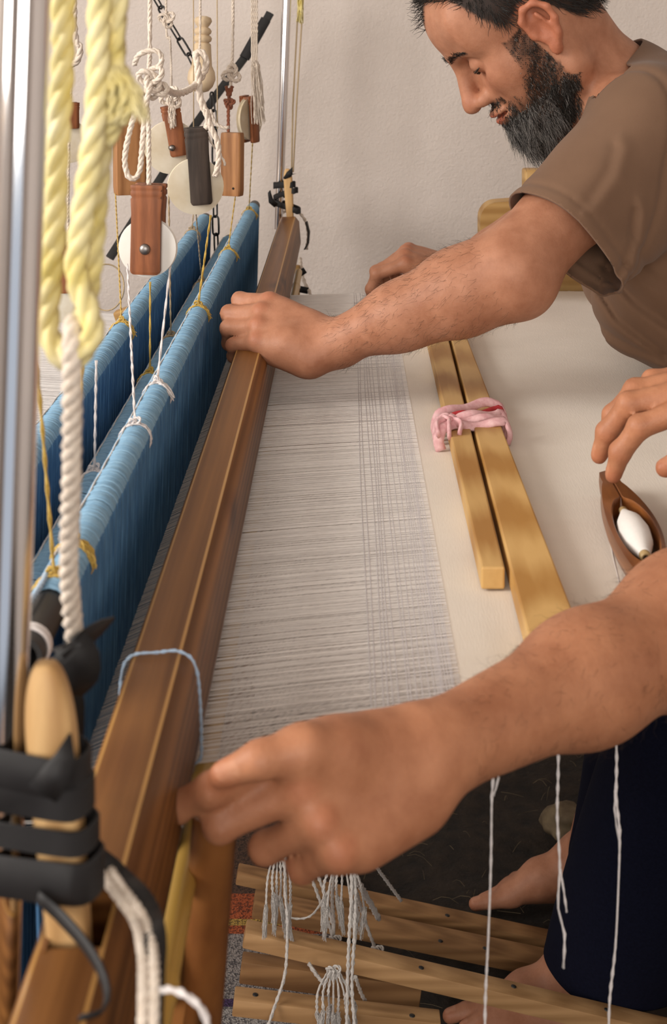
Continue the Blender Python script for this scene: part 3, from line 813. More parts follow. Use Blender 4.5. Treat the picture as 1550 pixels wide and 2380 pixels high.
# treadle cords: tassels hanging from under the cloth and tied down to the treadles
g = 'white tie cords of the treadles'
dT = 2.02
def tassel(name, u, v, d, w, h, n, label, seed):
    root = empty(name, P(u, v + h, d), label, 'tassel', 'white cord tassels at the treadles')
    s = d / FPX; m = MB(); rs = np.random.default_rng(seed); ends = []
    for i in range(n):
        x = (i / (n - 1) - .5) * w; top = P(u + x * .25, v, d + rs.uniform(-.01, .01)); e = P(u + x * 1.0 + rs.uniform(-6, 6), v + h * rs.uniform(.75, 1.05), d + rs.uniform(-.02, .02))
        mid = P(u + x * .85, v + h * .45, d - .01); ends.append(e)
        m.rope([top, mid, e], .0023, 2, .014, 5, .006)
    m.build('cords', M['cotton'], root)
    m = MB()
    for i in range(n):
        add_fray(m, ends[i] + Vector((0, 0, .004)), (rs.uniform(-.3, .3), -.1, -1), 60, h * .34 * s, .004, .0005, seed + i)
    o = m.build('frayed_ends', M['cotton'], root); o['kind'] = 'stuff'
    m = MB(); m.rope(trefoil(P(u, v + 4, d - .004), w * .20 * s, 40), .0022, 2, .014, 5, .004, True); m.build('knot', M['cotton'], root)
    return root
tassel('cord_tassel', 648, 1972, 1.98, 60, 150, 6, 'leftmost frayed white tassel hanging in front of the rug', 11)
tassel('cord_tassel', 795, 1985, 1.95, 95, 140, 7, 'broad knotted white tassel in the middle above the treadles', 12)
tassel('cord_tassel', 775, 2255, 1.86, 85, 110, 7, 'low frayed white tassel over the frontmost treadle', 13)
def tc(label, pts, r=.0030, strands=3): return cordobj('tie_cord', pts, r, M['cotton'], label, 'cord', strands, g, .016, .008)
tc('long white cord falling from under the near hand past every treadle end', [P(667, 1930, 1.93), P(662, 2060, 1.93), P(668, 2140, 1.92), P(663, 2260, 1.90), P(638, 2340, 1.88), P(618, 2400, 1.86)], .0026)
tc('pair of taut white cords slanting to a knot on the pale treadle, left strand', [P(700, 1975, 2.06), P(735, 2070, 2.06), P(770, 2165, 2.06), P(776, 2200, 2.05)])
tc('pair of taut white cords slanting to a knot on the pale treadle, right strand', [P(714, 1972, 2.06), P(752, 2070, 2.06), P(775, 2155, 2.06)])
tc('white cord coming straight down the middle tassel to the pale treadle', [P(782, 1995, 2.0), P(772, 2080, 2.03), P(776, 2150, 2.05), P(771, 2190, 2.05)])
tc('long doubled white cord hanging through the middle to the bottom edge, left strand', [P(812, 1985, 1.88), P(818, 2060, 1.88), P(812, 2170, 1.86), P(808, 2280, 1.85), P(806, 2400, 1.84)])
tc('long doubled white cord hanging through the middle to the bottom edge, right strand', [P(822, 1985, 1.88), P(826, 2070, 1.88), P(824, 2170, 1.86), P(818, 2290, 1.85), P(826, 2400, 1.84)])
tc('white cord slanting right from the middle tassel down to a knot on the treadle', [P(822, 2050, 2.0), P(845, 2130, 2.06), P(868, 2195, 2.07), P(880, 2222, 2.06)])
tc('thick frayed white cord slanting to a hole of the wide treadle', [P(818, 2025, 2.02), P(850, 2080, 2.1), P(880, 2135, 2.14)], .0050)
tc('white cord at the right of the tassels slanting down to the rearmost treadle', [P(826, 1940, 2.05), P(875, 2015, 2.15), P(932, 2093, 2.22)])
tc('short white cord beside the low tassel going under the pale treadle', [P(718, 2240, 1.95), P(735, 2265, 1.93), P(752, 2285, 1.90)])
tc('white cord slanting from the low tassel to a nail of the frontmost treadle', [P(826, 2270, 1.9), P(842, 2315, 1.92), P(860, 2342, 1.93)])
tc('slack white cord looping along the wide treadle', [P(655, 2128, 2.03), P(690, 2136, 2.03), P(720, 2130, 2.03), P(740, 2108, 2.03), P(770, 2060, 2.03)], .0018)
for u, v, dd, lb in ((778, 2188, 2.045, 'lumpy knot of white cord on the pale treadle under the middle tassel'), (876, 2212, 2.055, 'small white knot at the right on the pale treadle')):
    m = MB(); m.rope(trefoil(P(u, v, dd), .0085, 40), .0026, 2, .014, 5, .004, True); tag(m.build('cord_knot', M['cotton']), lb, 'knot', 'knots on the treadles')

# long loose white threads hanging off the near selvage
g = 'white threads hanging off the near edge of the cloth'
def ht(label, runs):
    m = MB()
    for pts, r in runs: m.rope([P(*p) for p in pts], r, 2, .02, 5, .008)
    return tag(m.build('hanging_thread', M['cord_white']), label, 'thread', g)
ht('leftmost long white thread hanging below the forearm', [([(1146, 1740, .93), (1147, 1800, .93), (1143, 1850, .93), (1141, 2000, .93), (1136, 2150, .93), (1128, 2320, .93), (1127, 2420, .93)], .0011),
    ([(1166, 1740, .93), (1158, 1810, .93), (1146, 1850, .93)], .0009)])
ht('middle long white thread with a split tail hanging below the forearm', [([(1298, 1720, .97), (1297, 1800, .97), (1295, 1900, .97), (1301, 2010, .97), (1297, 2110, .97), (1312, 2170, .97), (1309, 2250, .97)], .0011),
    ([(1302, 2020, .97), (1310, 2070, .97), (1317, 2120, .97)], .0009)])
ht('rightmost long white thread hanging in front of the navy trousers', [([(1430, 1680, 1.0), (1433, 1760, 1.0), (1432, 1860, 1.0), (1440, 1930, 1.0), (1437, 2060, 1.0), (1430, 2200, 1.0), (1417, 2320, 1.0), (1414, 2420, 1.0)], .0012),
    ([(1433, 1800, 1.0), (1428, 1880, 1.0), (1439, 1960, 1.0)], .0008)])

# ------------------------------------------------------------------ pulleys, blocks, turned handle
def pulley(u, vt, vb, d, wpx, wheel_v, wheel_r, label, mat, wmat, axis_yaw=0.0, bolt=True, tilt=0.0, wheel_du=0, grp='hanging pulleys above the heddles', thick=.012):
    s = d / FPX; c = P(u, (vt + vb) / 2, d); h = (vb - vt) * s; w = wpx * s
    root = empty('pulley', P(u, vb, d), label, 'pulley', grp)
    ay = math.radians(axis_yaw); ti = math.radians(tilt)
    ax = np.array((math.cos(ay), math.sin(ay), 0)); n = np.array((-math.sin(ay), math.cos(ay), 0)); up = np.array((0, 0, 1.))
    axt = ax * math.cos(ti) + up * math.sin(ti); upt = up * math.cos(ti) - ax * math.sin(ti)
    c = np.array(c)
    # two cheeks with a notched, shouldered head
    for sg in (-1, 1):
        rings = []
        for t, k in ((-.5, .80), (-.485, .93), (-.46, 1.0), (-.2, .99), (.18, .985), (.34, 1.04), (.365, .95), (.385, 1.05), (.43, 1.05), (.44, .97), (.46, 1.06), (.495, 1.06), (.5, 1.0)):
            hw = w / 2 * k; cc = c + upt * t * h + n * sg * thick * .75; tt = thick * .32
            rings.append([cc + axt * x + n * y for x, y in ((-hw, -tt * .7), (-hw * .8, -tt), (hw * .8, -tt), (hw, -tt * .7), (hw, tt * .7), (hw * .8, tt), (-hw * .8, tt), (-hw, tt * .7))])
        m = MB(); m.loft(rings); m.build('cheek', mat, root, sharp=40)
    m = MB(); m.prism_box(c + upt * h * .40, (w * .46, thick * .9, h * .08), [axt, n, upt], .001); m.build('head_spacer', mat, root)
    wc = c + upt * (((vt + vb) / 2 - wheel_v) * s) + axt * wheel_du * s; R = wheel_r * s
    m = MB(); tw = thick * .34
    m.lathe(wc, n, [(-tw, R * .35), (-tw, R * .9), (-tw * .9, R), (-tw * .3, R * .93), (tw * .3, R * .93), (tw * .9, R), (tw, R * .9), (tw, R * .35)], 40); m.build('wheel', wmat, root, sharp=40)
    if bolt:
        m = MB(); rb = w * .19
        m.lathe(wc - n * (thick * 1.30), n, [(0, rb * .4), (.0012, rb * .85), (.0026, rb), (thick * 2.4, rb), (thick * 2.5, rb * .6)], 16); m.build('bolt', M['steel'], root, sharp=50)
    return root
pulley(345, 428, 634, 1.42, 70, 575, 68, 'large reddish brown pulley with a clean white wheel and steel bolt', M['pulley'], M['nylon'], -6, True, -1.0)
pulley(405, 245, 362, 1.78, 40, 340, 62, 'small reddish pulley tilted in front of a yellowed wheel', M['pulley'], M['nylon_old'], 12, True, 10, -14)
pulley(461, 296, 474, 1.62, 50, 432, 65, 'black worn pulley with a yellowed wheel hanging in the middle', M['pulley_dark'], M['nylon_old'], 10, False, 4, -10)
pulley(580, 222, 331, 2.55, 30, 275, 50, 'smallest far pulley seen nearly edge-on below the frayed rope', M['pulley'], M['nylon_old'], 62, True, 4, 0)
pulley(163, 238, 298, 2.2, 36, 330, 48, 'dark pulley partly hidden behind the thick yellow ropes', M['pulley'], M['nylon_old'], 20, False, 0, 0)
pulley(158, 560, 678, 1.9, 40, 690, 60, 'reddish pulley low behind the thick yellow ropes', M['pulley'], M['nylon_old'], 8, False, 0, 0)
def wblock(u0, u1, vt, vb, d, label, yaw=25, taper=.92):
    s = d / FPX; c = np.array(P((u0 + u1) / 2, (vt + vb) / 2, d)); h = (vb - vt) * s / 2; w = (u1 - u0) * s / 2 * .86
    a = math.radians(yaw); ax = np.array((math.cos(a), math.sin(a), 0)); n = np.array((-math.sin(a), math.cos(a), 0)); rings = []
    for t, k in ((-1, .86), (-.97, .92), (-.8, .96), (.8, 1.0), (.96, .96), (1, .9)):
        rings.append([c + np.array((0, 0, t * h)) + ax * x * w * k + n * y * w * .5 * k for x, y in ((-1, -.8), (-.9, -1), (.9, -1), (1, -.8), (1, .8), (.9, 1), (-.9, 1), (-1, .8))])
    m = MB(); m.loft(rings); root = empty('counterweight_block', P((u0 + u1) / 2, vb, d), label, 'block', 'hanging wooden blocks')
    m.build('block', M['block'], root, sharp=35)
    m = MB(); m.lathe(c - n * w * .53 + ax * w * .35 - np.array((0, 0, h * .75)), n, [(0, .0018), (.003, .0018)], 8); m.build('pin', M['dark_hole'], root)
    return root
wblock(258, 345, 262, 452, 2.0, 'large brown wooden block hanging behind the looped white rope', 20)
wblock(510, 570, 308, 455, 2.3, 'brown wooden block on a reddish cord at the middle right of the pulleys', -24)
# turned wooden handle on a cord
s = 2.3 / FPX; c = P(467, 215, 2.3)
m = MB(); m.lathe(c, (.03, 0, 1), [(0, 6 * s), (3 * s, 17 * s), (14 * s, 27 * s), (30 * s, 33 * s), (48 * s, 31 * s), (62 * s, 24 * s), (85 * s, 22 * s), (112 * s, 20 * s), (116 * s, 15 * s), (119 * s, 20 * s), (126 * s, 22 * s), (131 * s, 19 * s), (134 * s, 15 * s), (137 * s, 19 * s), (143 * s, 21 * s), (149 * s, 17 * s), (152 * s, 12 * s), (158 * s, 17 * s), (166 * s, 21 * s), (174 * s, 18 * s), (178 * s, 8 * s)], 24)
tag(m.build('turned_handle', M['turned'], sharp=60), 'pale turned wooden handle hanging from a white cord', 'handle')

# black iron bar leaning behind the pulleys, chain
m = MB(); m.tube([P(628, 30, 2.95), P(575, 125, 2.93), P(500, 225, 2.9), P(440, 310, 2.86), P(255, 600, 2.75)], .0088, 6, flat=.55)
tag(m.build('iron_bar', M['black_metal'], sharp=40), 'black flat iron bar slanting behind the pulleys', 'bar')
tag(MB().tube([P(618, 45, 2.94), P(568, 135, 2.92)], .0105, 8, flat=.6).build('bar_sleeve', M['rubber'], sharp=40), 'black sleeve on the upper end of the slanting iron bar', 'sleeve')
def link_mesh_data(L, W, r):
    t = np.linspace(0, 2 * math.pi, 22, endpoint=False)
    path = [(W * math.cos(a), 0, (L - W) * (1 if math.sin(a) > 0 else -1) * (abs(math.sin(a)) > .02) + W * math.sin(a)) for a in t]
    m = MB(); m.tube(path, r, 6, closed=True)
    me = bpy.data.meshes.new('link'); me.from_pydata(np.concatenate(m.v).tolist(), [], m.f); me.polygons.foreach_set('use_smooth', np.ones(len(me.polygons), bool)); me.materials.append(M['black_metal']); return me
def chain(pts, label, L=.0165, W=.0062, r=.0017):
    C = catmull(pts, .002); S = np.concatenate([[0], np.cumsum(np.linalg.norm(np.diff(C, axis=0), axis=1))])
    root = empty('chain', C[-1], label, 'chain', 'black chains behind the pulleys'); me = link_mesh_data(L, W, r); n = int(S[-1] / (2 * L - 2 * r))
    for i in range(n):
        sm = (i + .5) * (2 * L - 2 * r); j = int(np.searchsorted(S, sm)); j = min(max(j, 1), len(C) - 1)
        dirv = Vector(C[min(j + 3, len(C) - 1)] - C[max(j - 3, 0)]).normalized()
        q = Vector((0, 0, 1)).rotation_difference(dirv)
        o = bpy.data.objects.new('link', me); COL.objects.link(o); o.parent = root
        o.location = Vector(C[j]) - root.location; o.rotation_mode = 'QUATERNION'
        from mathutils import Quaternion
        o.rotation_quaternion = q @ Quaternion((0, 0, 1), (.5 if i % 2 else 2.0))
    return root
chain([P(352, -20, 2.55), P(395, 55, 2.55), P(440, 130, 2.55), P(470, 190, 2.55)], 'black chain slanting down from the top behind the white cords')
chain([P(492, 215, 2.6), P(500, 330, 2.6), P(500, 470, 2.6), P(503, 590, 2.6)], 'black chain hanging straight down between two heddle shafts')

# ------------------------------------------------------------------ thick yellow ropes at the left
g = 'thick yellow ropes in the left foreground'
def yrope(label, pts, r=.0050):
    return cordobj('yellow_rope', [P(*p) for p in pts], r, M['rope_yellow'], label, 'rope', 3, g, .034, .0035)
yrope('outer left strand of thick yellow rope beside the chrome pole', [(152, -560, .655), (146, 60, .655), (136, 300, .655), (128, 520, .655), (112, 700, .655), (112, 770, .652), (138, 822, .645), (168, 842, .645)], .0056)
yrope('inner thick yellow rope of the doubled loop', [(238, -560, .64), (230, 60, .64), (218, 300, .64), (190, 520, .64), (178, 640, .638), (208, 730, .635), (214, 778, .633), (190, 820, .634), (168, 842, .64)], .0054)
yrope('third thick yellow rope running down behind the loop', [(258, -560, .665), (252, 120, .665), (240, 300, .662), (226, 480, .66), (214, 640, .656), (190, 740, .652)], .0050)
yrope('short yellow rope strand that ends in the frayed pale bulge', [(272, -560, .65), (270, 40, .65), (262, 130, .65), (280, 190, .648), (270, 260, .648), (240, 330, .65)], .0056)
yrope('second strand close behind the outer left yellow rope', [(118, 480, .672), (104, 660, .672), (104, 760, .67), (140, 800, .66)], .0046)
m = MB(); q = np.array(P(280, 215, .645))
for i in range(9):
    a = i * .7; m.rope([q + (.002 * math.cos(a) - .004, .003 * math.sin(a), .010), q + (.007 * math.cos(a) + .001, .006 * math.sin(a), 0), q + (.004 * math.cos(a) - .003, .003 * math.sin(a), -.013)], .0022, 2, .014, 5, .003)
add_fray(m, q + (0, 0, .008), (.5, -.3, -.6), 140, .016, .004, .0004, 5)
tag(m.build('rope_tuft', M['rope_yellow']), 'pale untwisted bulge of rope beside the yellow ropes', 'rope tuft')
# white rope from the yellow loop down to the front heddle shaft
cordobj('white_rope', [P(172, 745, .640), P(168, 800, .632), P(167, 900, .635), P(166, 1100, .65), P(160, 1300, .665), P(166, 1420, .675), P(176, 1500, .682)], .0047, M['rope_white'], 'thick white rope hanging from the yellow loop to the black pipe end', 'rope', 3, None, .020, .0025)
g = 'white ropes between the pulleys'
def wr(label, pts, r=.0028, mat='rope_white', strands=3, step=None): return cordobj('hanging_rope', [P(*p) for p in pts], r, M[mat], label, 'rope', strands, g, r * 7, step or .004)
wr('white rope coming down from the top to the big pulley', [(349, -460, 1.5), (348, 60, 1.5), (347, 150, 1.49), (340, 200, 1.46), (345, 300, 1.43), (346, 432, 1.42)], .0026)
wr('white rope tied in a hanging loop above the big pulley', [(330, 215, 1.45), (318, 250, 1.44), (300, 310, 1.43), (290, 370, 1.43), (297, 408, 1.43), (312, 415, 1.43), (325, 395, 1.43), (332, 320, 1.43), (340, 240, 1.44), (352, 190, 1.45)], .0031)
wr('curled end of white rope over the knot', [(312, 150, 1.46), (322, 128, 1.45), (345, 118, 1.45), (368, 120, 1.45), (376, 140, 1.45), (366, 162, 1.45)], .0031)
m = MB(); m.rope(trefoil(P(352, 182, 1.45), .0125, 60, .3), .0030, 3, .02, 5, .004, True); m.rope(trefoil(P(362, 205, 1.46), .011, 60, 1.4), .0028, 3, .02, 5, .004, True)
tag(m.build('rope_knot', M['rope_white']), 'large white rope knot above the big pulley', 'knot', 'rope knots')
wr('white rope swinging from the knot across to the black pulley', [(352, 190, 1.46), (380, 205, 1.5), (410, 218, 1.56), (445, 205, 1.6), (470, 175, 1.62), (480, 145, 1.62), (470, 122, 1.62), (455, 125, 1.62), (460, 160, 1.61), (466, 230, 1.61), (485, 275, 1.61), (478, 300, 1.61)], .0042)
m = MB(); q = np.array(P(398, 228, 1.765)); add_fray(m, q, (.1, -.2, -1), 200, .022, .006, .0005, 8); m.rope(trefoil(q, .012, 60, .7), .003, 3, .02, 5, .004, True)
tag(m.build('rope_knot', M['rope_white']), 'fuzzy white rope knot on top of the small tilted pulley', 'knot', 'rope knots')
wr('slack white rope curving from the black pulley to the right', [(478, 300, 1.62), (490, 330, 1.62), (505, 350, 1.62), (520, 372, 1.62), (523, 385, 1.62)], .0016)
wr('white rope hugging the right side of the black pulley', [(476, 255, 1.6), (492, 300, 1.6), (505, 330, 1.6), (508, 370, 1.6), (500, 410, 1.6)], .0036)
wr('thin white rope curving behind toward the reddish cord', [(488, 255, 2.2), (500, 285, 2.2), (520, 297, 2.2), (532, 296, 2.2)], .003)
wr('white cord from the top to the chain', [(388, -460, 2.4), (386, 40, 2.4), (395, 90, 2.4), (398, 180, 2.4), (396, 245, 2.0)], .0022)
wr('white cord holding the turned handle', [(466, -460, 2.28), (465, 40, 2.28), (463, 130, 2.27)], .0022)
wr('white rope with a knot above the reddish cord', [(542, -460, 2.35), (541, 60, 2.35), (538, 160, 2.35), (536, 205, 2.35)], .0028)
m = MB(); m.rope(trefoil(P(538, 172, 2.34), .014, 60, .9), .0034, 3, .02, 5, .005, True); tag(m.build('rope_knot', M['rope_white']), 'white rope knot where the reddish cord begins', 'knot', 'rope knots')
m = MB(); m.rope(trefoil(P(388, 45, 2.4), .013, 60, .2), .0028, 3, .02, 5, .005, True); tag(m.build('rope_knot', M['rope_white']), 'white knot tied to the slanting chain near the top', 'knot', 'rope knots')
m = MB()
for k in range(4): m.rope([P(586 + 4 * k, -460, 2.5), P(585 + 4 * k, 80, 2.5), P(588 + 3 * k, 150, 2.5)], .0022, 2, .018, 5, .008)
q = np.array(P(593, 150, 2.5)); add_fray(m, q, (.12, -.1, -1), 160, .065, .010, .0008, 9)
tag(m.build('frayed_rope', M['rope_white']), 'frayed white rope end hanging beside the smallest far pulley', 'rope')
wr('white rope behind the yellow ropes near the top left', [(170, -460, 1.9), (172, 40, 1.9), (186, 110, 1.9), (176, 145, 1.9), (150, 155, 1.9)], .0046)
wr('thin rope holding the dark pulley behind the yellow ropes', [(168, -460, 2.2), (166, 120, 2.2), (163, 250, 2.2)], .0022)
wr('thin rope holding the low reddish pulley behind the yellow ropes', [(160, 330, 1.9), (158, 450, 1.9), (158, 575, 1.9)], .0022)
m = MB(); m.rope([P(534, 205, 2.33), P(531, 250, 2.33), P(531, 312, 2.32)], .0032, 3, .02, 5, .006); m.rope(trefoil(P(533, 240, 2.33), .0075, 40), .0032, 2, .02, 5, .004, True); m.rope([P(540, 200, 2.33), P(532, 225, 2.33), P(526, 200, 2.33)], .0034, 3, .02, 5, .005)
tag(m.build('brown_cord', M['cord_brown']), 'reddish brown knotted cord holding the wooden block', 'cord')

# thin cords from the pulleys down to the heddle shafts
g = 'thin cords holding the heddle shafts'
def S(shaft_, v, du=0): return PX(0, v, shaft_[1] + .012).y
def tie(label, ua, va, da, shaft_, d, mat, r=.0013, strands=2, tail=True):
    """cord from an upper point to the top of a shaft at depth d, with its tie round the bar"""
    X, Z = shaft_; e = Q(X, d, Z + .0115)
    root = empty('shaft_cord', e, label, 'cord', g)
    m = MB(); a = P(ua, va, da); m.rope([a, (a + e) / 2, e], r, strands, .012, 5, .008); m.build('cord', M[mat], root)
    m = MB(); rr = .0128
    for k, dy in enumerate((-.0022, .0022)):
        m.rope([(X + rr * math.cos(t), d + dy + .0018 * math.sin(t * 2), EYE + Z + rr * math.sin(t)) for t in np.linspace(0, 6.283, 15)[:-1]], .0009 if 'white' in mat else .0015, 2, .012, 5, .004, True)
    m.rope(trefoil(e + Vector((0, 0, .002)), .0048, 40, d * 7), .0014, 2, .012, 5, .003, True); m.build('tie', M[mat], root)
    if tail:
        m = MB(); add_fray(m, e + Vector((.001, 0, .002)), (.7, -.5, -.25), 34, .018, .003, .0005, int(d * 100)); o = m.build('frayed_end', M[mat], root); o['kind'] = 'stuff'
def dS(shaft_, v): return -(shaft_[1] + .0115) * FPX / (v - V0)
tie('white cord from the big pulley tied with a frayed knot on the front shaft', 396, 615, 1.42, S1, dS(S1, 892), 'cord_white')
tie('white cord from the left of the big pulley down to the front shaft', 296, 615, 1.40, S1, dS(S1, 988), 'cord_white', tail=False)
tie('yellow cord tied at the near end of the front shaft', 196, 790, .96, S1, dS(S1, 1262), 'cord_yellow', .0014)
tie('yellow cord beside the chrome pole reaching the very end of the front shaft', 82, 790, .86, S1, .885, 'cord_yellow', .0014, tail=False)
tie('yellow cord looped around the middle of the front shaft', 490, 500, 1.75, S1, dS(S1, 712), 'cord_yellow', .0016)
tie('yellow cord tied on the front shaft below the reddish cord block', 547, 455, 2.3, S1, dS(S1, 580), 'cord_yellow')
tie('yellow cord tied at the far end of the front shaft', 587, 330, 2.55, S1, dS(S1, 488), 'cord_yellow')
tie('yellow cord below the large block tied to the rear shaft', 268, 445, 2.0, S3, dS(S3, 750), 'cord_yellow')
tie('yellow cord behind the big pulley reaching the middle shaft', 349, 655, 1.6, S2, dS(S2, 868), 'cord_yellow')
tie('tan cord right of the big pulley reaching the middle shaft', 392, 440, 1.7, S2, dS(S2, 782), 'cord_tan', tail=False)
tie('white cord dropping to the near part of the middle shaft', 224, 838, 1.22, S2, dS(S2, 1096), 'cord_white')
tie('tan cord below the black pulley reaching the far part of the middle shaft', 455, 490, 2.0, S2, dS(S2, 655), 'cord_tan', tail=False)
tie('tan cord tied at the far end of the rear shaft', 452, 470, 2.4, S3, dS(S3, 535), 'cord_tan', tail=False)
for u, d_, z, lb in ((450, 2.2, 300, 'thin tan cord rising from the black pulley'), (505, 2.2, 300, 'thin tan cord rising between the chain and the block')):
    m = MB(); m.tube([P(u - 2, -460, d_), P(u, 150, d_), P(u, z, d_)], .0009, 5); tag(m.build('thin_cord', M['cord_tan']), lb, 'cord', g)
# cord loop and knot at the low left behind the ropes
m = MB(); q = np.array(P(245, 668, 2.0)); m.tube([q + np.array((.024 * math.cos(t), .004 * math.sin(2 * t), .030 * math.sin(t))) for t in np.linspace(0, 6.283, 33)[:-1]], .0011, 5, closed=True)
tag(m.build('cord_loop', M['cord_tan']), 'thin round loop of cord hanging low left of the big pulley', 'cord')
m = MB(); m.box(P(268, 742, 2.25), P(330, 708, 2.30), .003) if False else m.prism_box(P(302, 728, 2.28), (.022, .012, .010), [(.94, 0, .33), (0, 1, 0), (-.33, 0, .94)], .003)
tag(m.build('wooden_chip', M['frame']), 'small brown wood end showing behind the rear blue shaft', 'wood')
# far cords with a yellow tuft beside the far chrome pole
m = MB()
for du in (-5, 7): m.tube([P(697 + du * .9, 20, 2.93), P(684 + du * .7, 250, 2.93), P(679 + du * .3, 400, 2.91)], .0017, 6)
tag(m.build('far_cords', M['cord_tan']), 'pair of thin tan cords running down beside the far chrome pole', 'cord')
m = MB(); add_fray(m, np.array(P(697, -20, 2.93)), (0, 0, -1), 120, .05, .008, .0012, 4, droop=.1); tag(m.build('yellow_tuft', M['rope_yellow']), 'yellow tuft of rope at the top beside the far chrome pole', 'rope tuft')

# ------------------------------------------------------------------ rubber straps, small cords on the beater
def band(root, c0, c1, r0, r1, z, h, mat, tilt=0, name='band', n=40, y_sq=1.0):
    """closed strap around two upright posts c0, c1 (x, y) with radii r0, r1"""
    c0, c1 = np.array(c0), np.array(c1); ax = c1 - c0; L = np.linalg.norm(ax); ax /= L; nn_ = np.array((-ax[1], ax[0])); path = []
    for t in np.linspace(math.pi / 2, 3 * math.pi / 2, 14): path.append(c0 + r0 * (math.cos(t) * ax + math.sin(t) * nn_))
    for t in np.linspace(-math.pi / 2, math.pi / 2, 14): path.append(c1 + r1 * (math.cos(t) * ax + math.sin(t) * nn_))
    P3 = []
    for k, p in enumerate(path):
        f = (p - c0) @ ax / L; P3.append((p[0], p[1], z + tilt * f + .0006 * math.sin(k)))
    rings = []; th = .0011; cm = (c0 + c1) / 2
    for p in P3:
        o_ = np.array(p[:2]) - cm; o_ = o_ / np.linalg.norm(o_) * th
        rings.append([(p[0], p[1], p[2] - h / 2), (p[0] + o_[0], p[1] + o_[1], p[2] - h / 2 * .9), (p[0] + o_[0], p[1] + o_[1], p[2] + h / 2 * .9), (p[0], p[1], p[2] + h / 2)])
    rings.append(rings[0]); m = MB(); m.loft(rings, caps=False); return m.build(name, mat, root, sharp=50)
st = empty('rubber_strap', P(90, 2110, .60), 'wide black rubber strap lashing the wooden peg to the near chrome pole', 'strap')
pc, gc = (-.1322, .607), (-.1115, .604)
for v, h, ti in ((1805, 95, -.002), (1870, 80, -.001), (1962, 62, -.001), (2060, 100, -.0005)):
    z = P(0, v, .59).z; band(st, pc, (-.1125 + (v - 1800) * .00002, .604), .0105, .0128, z, h * .59 / FPX, M['rubber'], ti)
m = MB(); m.ribbon([P(100, 1845, .588), P(130, 1800, .586), P(152, 1760, .588), P(163, 1705, .592)], [.012, .011, .008, .001], .0012, (1, 0, -.4)); m.build('upper_end', M['rubber'], st)
m = MB(); pth = catmull([P(88, 2085, .588), P(130, 2120, .584), P(190, 2185, .570), P(232, 2250, .558), P(250, 2310, .548), P(235, 2352, .54), P(185, 2366, .535)], .004)
m.ribbon(pth, np.linspace(.0065, .0036, len(pth)), .0011, (.45, -.5, .75)); m.build('loose_tail', M['rubber'], st)
# rubber lashing of the white rope at the pipe end of the front shaft
st = empty('rubber_lashing', P(165, 1600, .69), 'black rubber lashing with a pointed end at the bottom of the white rope', 'strap')
def lash(pts, w, wd, nm='wrap'):
    m = MB(); p_ = catmull([P(*q) for q in pts], .004); m.ribbon(p_, np.interp(np.linspace(0, 1, len(p_)), np.linspace(0, 1, len(w)), w), .0012, wd); m.build(nm, M['rubber'], st)
lash([(168, 1510, .672), (205, 1480, .680), (235, 1458, .688), (265, 1436, .695)], [.011, .0105, .0075, .0008], (.25, 0, 1), 'pointed_end')
lash([(140, 1505, .674), (165, 1498, .664), (188, 1535, .662), (190, 1580, .664), (170, 1615, .668)], [.008, .014, .017, .015, .009], (1, .2, .3))
lash([(172, 1520, .676), (150, 1545, .672), (142, 1585, .674), (160, 1640, .68), (168, 1720, .69), (160, 1800, .70)], [.010, .014, .014, .011, .009, .007], (1, .3, .1))
lash([(150, 1490, .688), (178, 1500, .69), (192, 1550, .69), (172, 1610, .688)], [.010, .015, .015, .01], (.4, 1, .2))
# white thread wrapped on the end of the front pipe
m = MB()
for k in range(3): m.tube([(S1[0] + .0108 * math.cos(t), .812 + .0024 * k, EYE + S1[1] + .0108 * math.sin(t)) for t in np.linspace(0, 6.283, 25)[:-1]], .0012, 6, closed=True)
m.rope([Q(S1[0] - .010, .81, S1[1] - .004), Q(S1[0] - .002, .79, S1[1] - .016), Q(S1[0] + .012, .775, S1[1] - .020), Q(S1[0] + .022, .765, S1[1] - .040)], .0019, 2, .014, 5, .004)
tag(m.build('end_whipping', M['cord_white']), 'white thread wound around the open black pipe end', 'thread')
m = MB(); m.rope([Q(S1[0] - .008, .82, S1[1] + .008), Q(S1[0] - .006, .84, S1[1] + .012), Q(S1[0] - .0045, .87, S1[1] + .0125), Q(S1[0] - .005, .90, S1[1] + .013)], .002, 3, .016, 5, .004)
tag(m.build('blue_cord', M['cord_blue']), 'short pale blue cord along the top of the black pipe end', 'cord')
# pale blue cord tied around the rail
y_ = PX(380, 1522, -.3475).y
loop_ = [(-.1240, -.392), (-.1240, -.360), (-.1188, -.3482), (-.104, -.3462), (-.0912, -.3458), (-.0820, -.3555), (-.0790, -.392), (-.0815, -.4045), (-.1015, -.4055), (-.1215, -.4045)]
m = MB(); m.rope([Q(x, y_ + .010 * max(0, (-.35 - z)) / .05 * -.6, z) for x, z in loop_], .0011, 2, .010, 6, .003, True)
tag(m.build('blue_cord', M['cord_blue']), 'pale blue cord looped around the brown beater rail', 'cord')
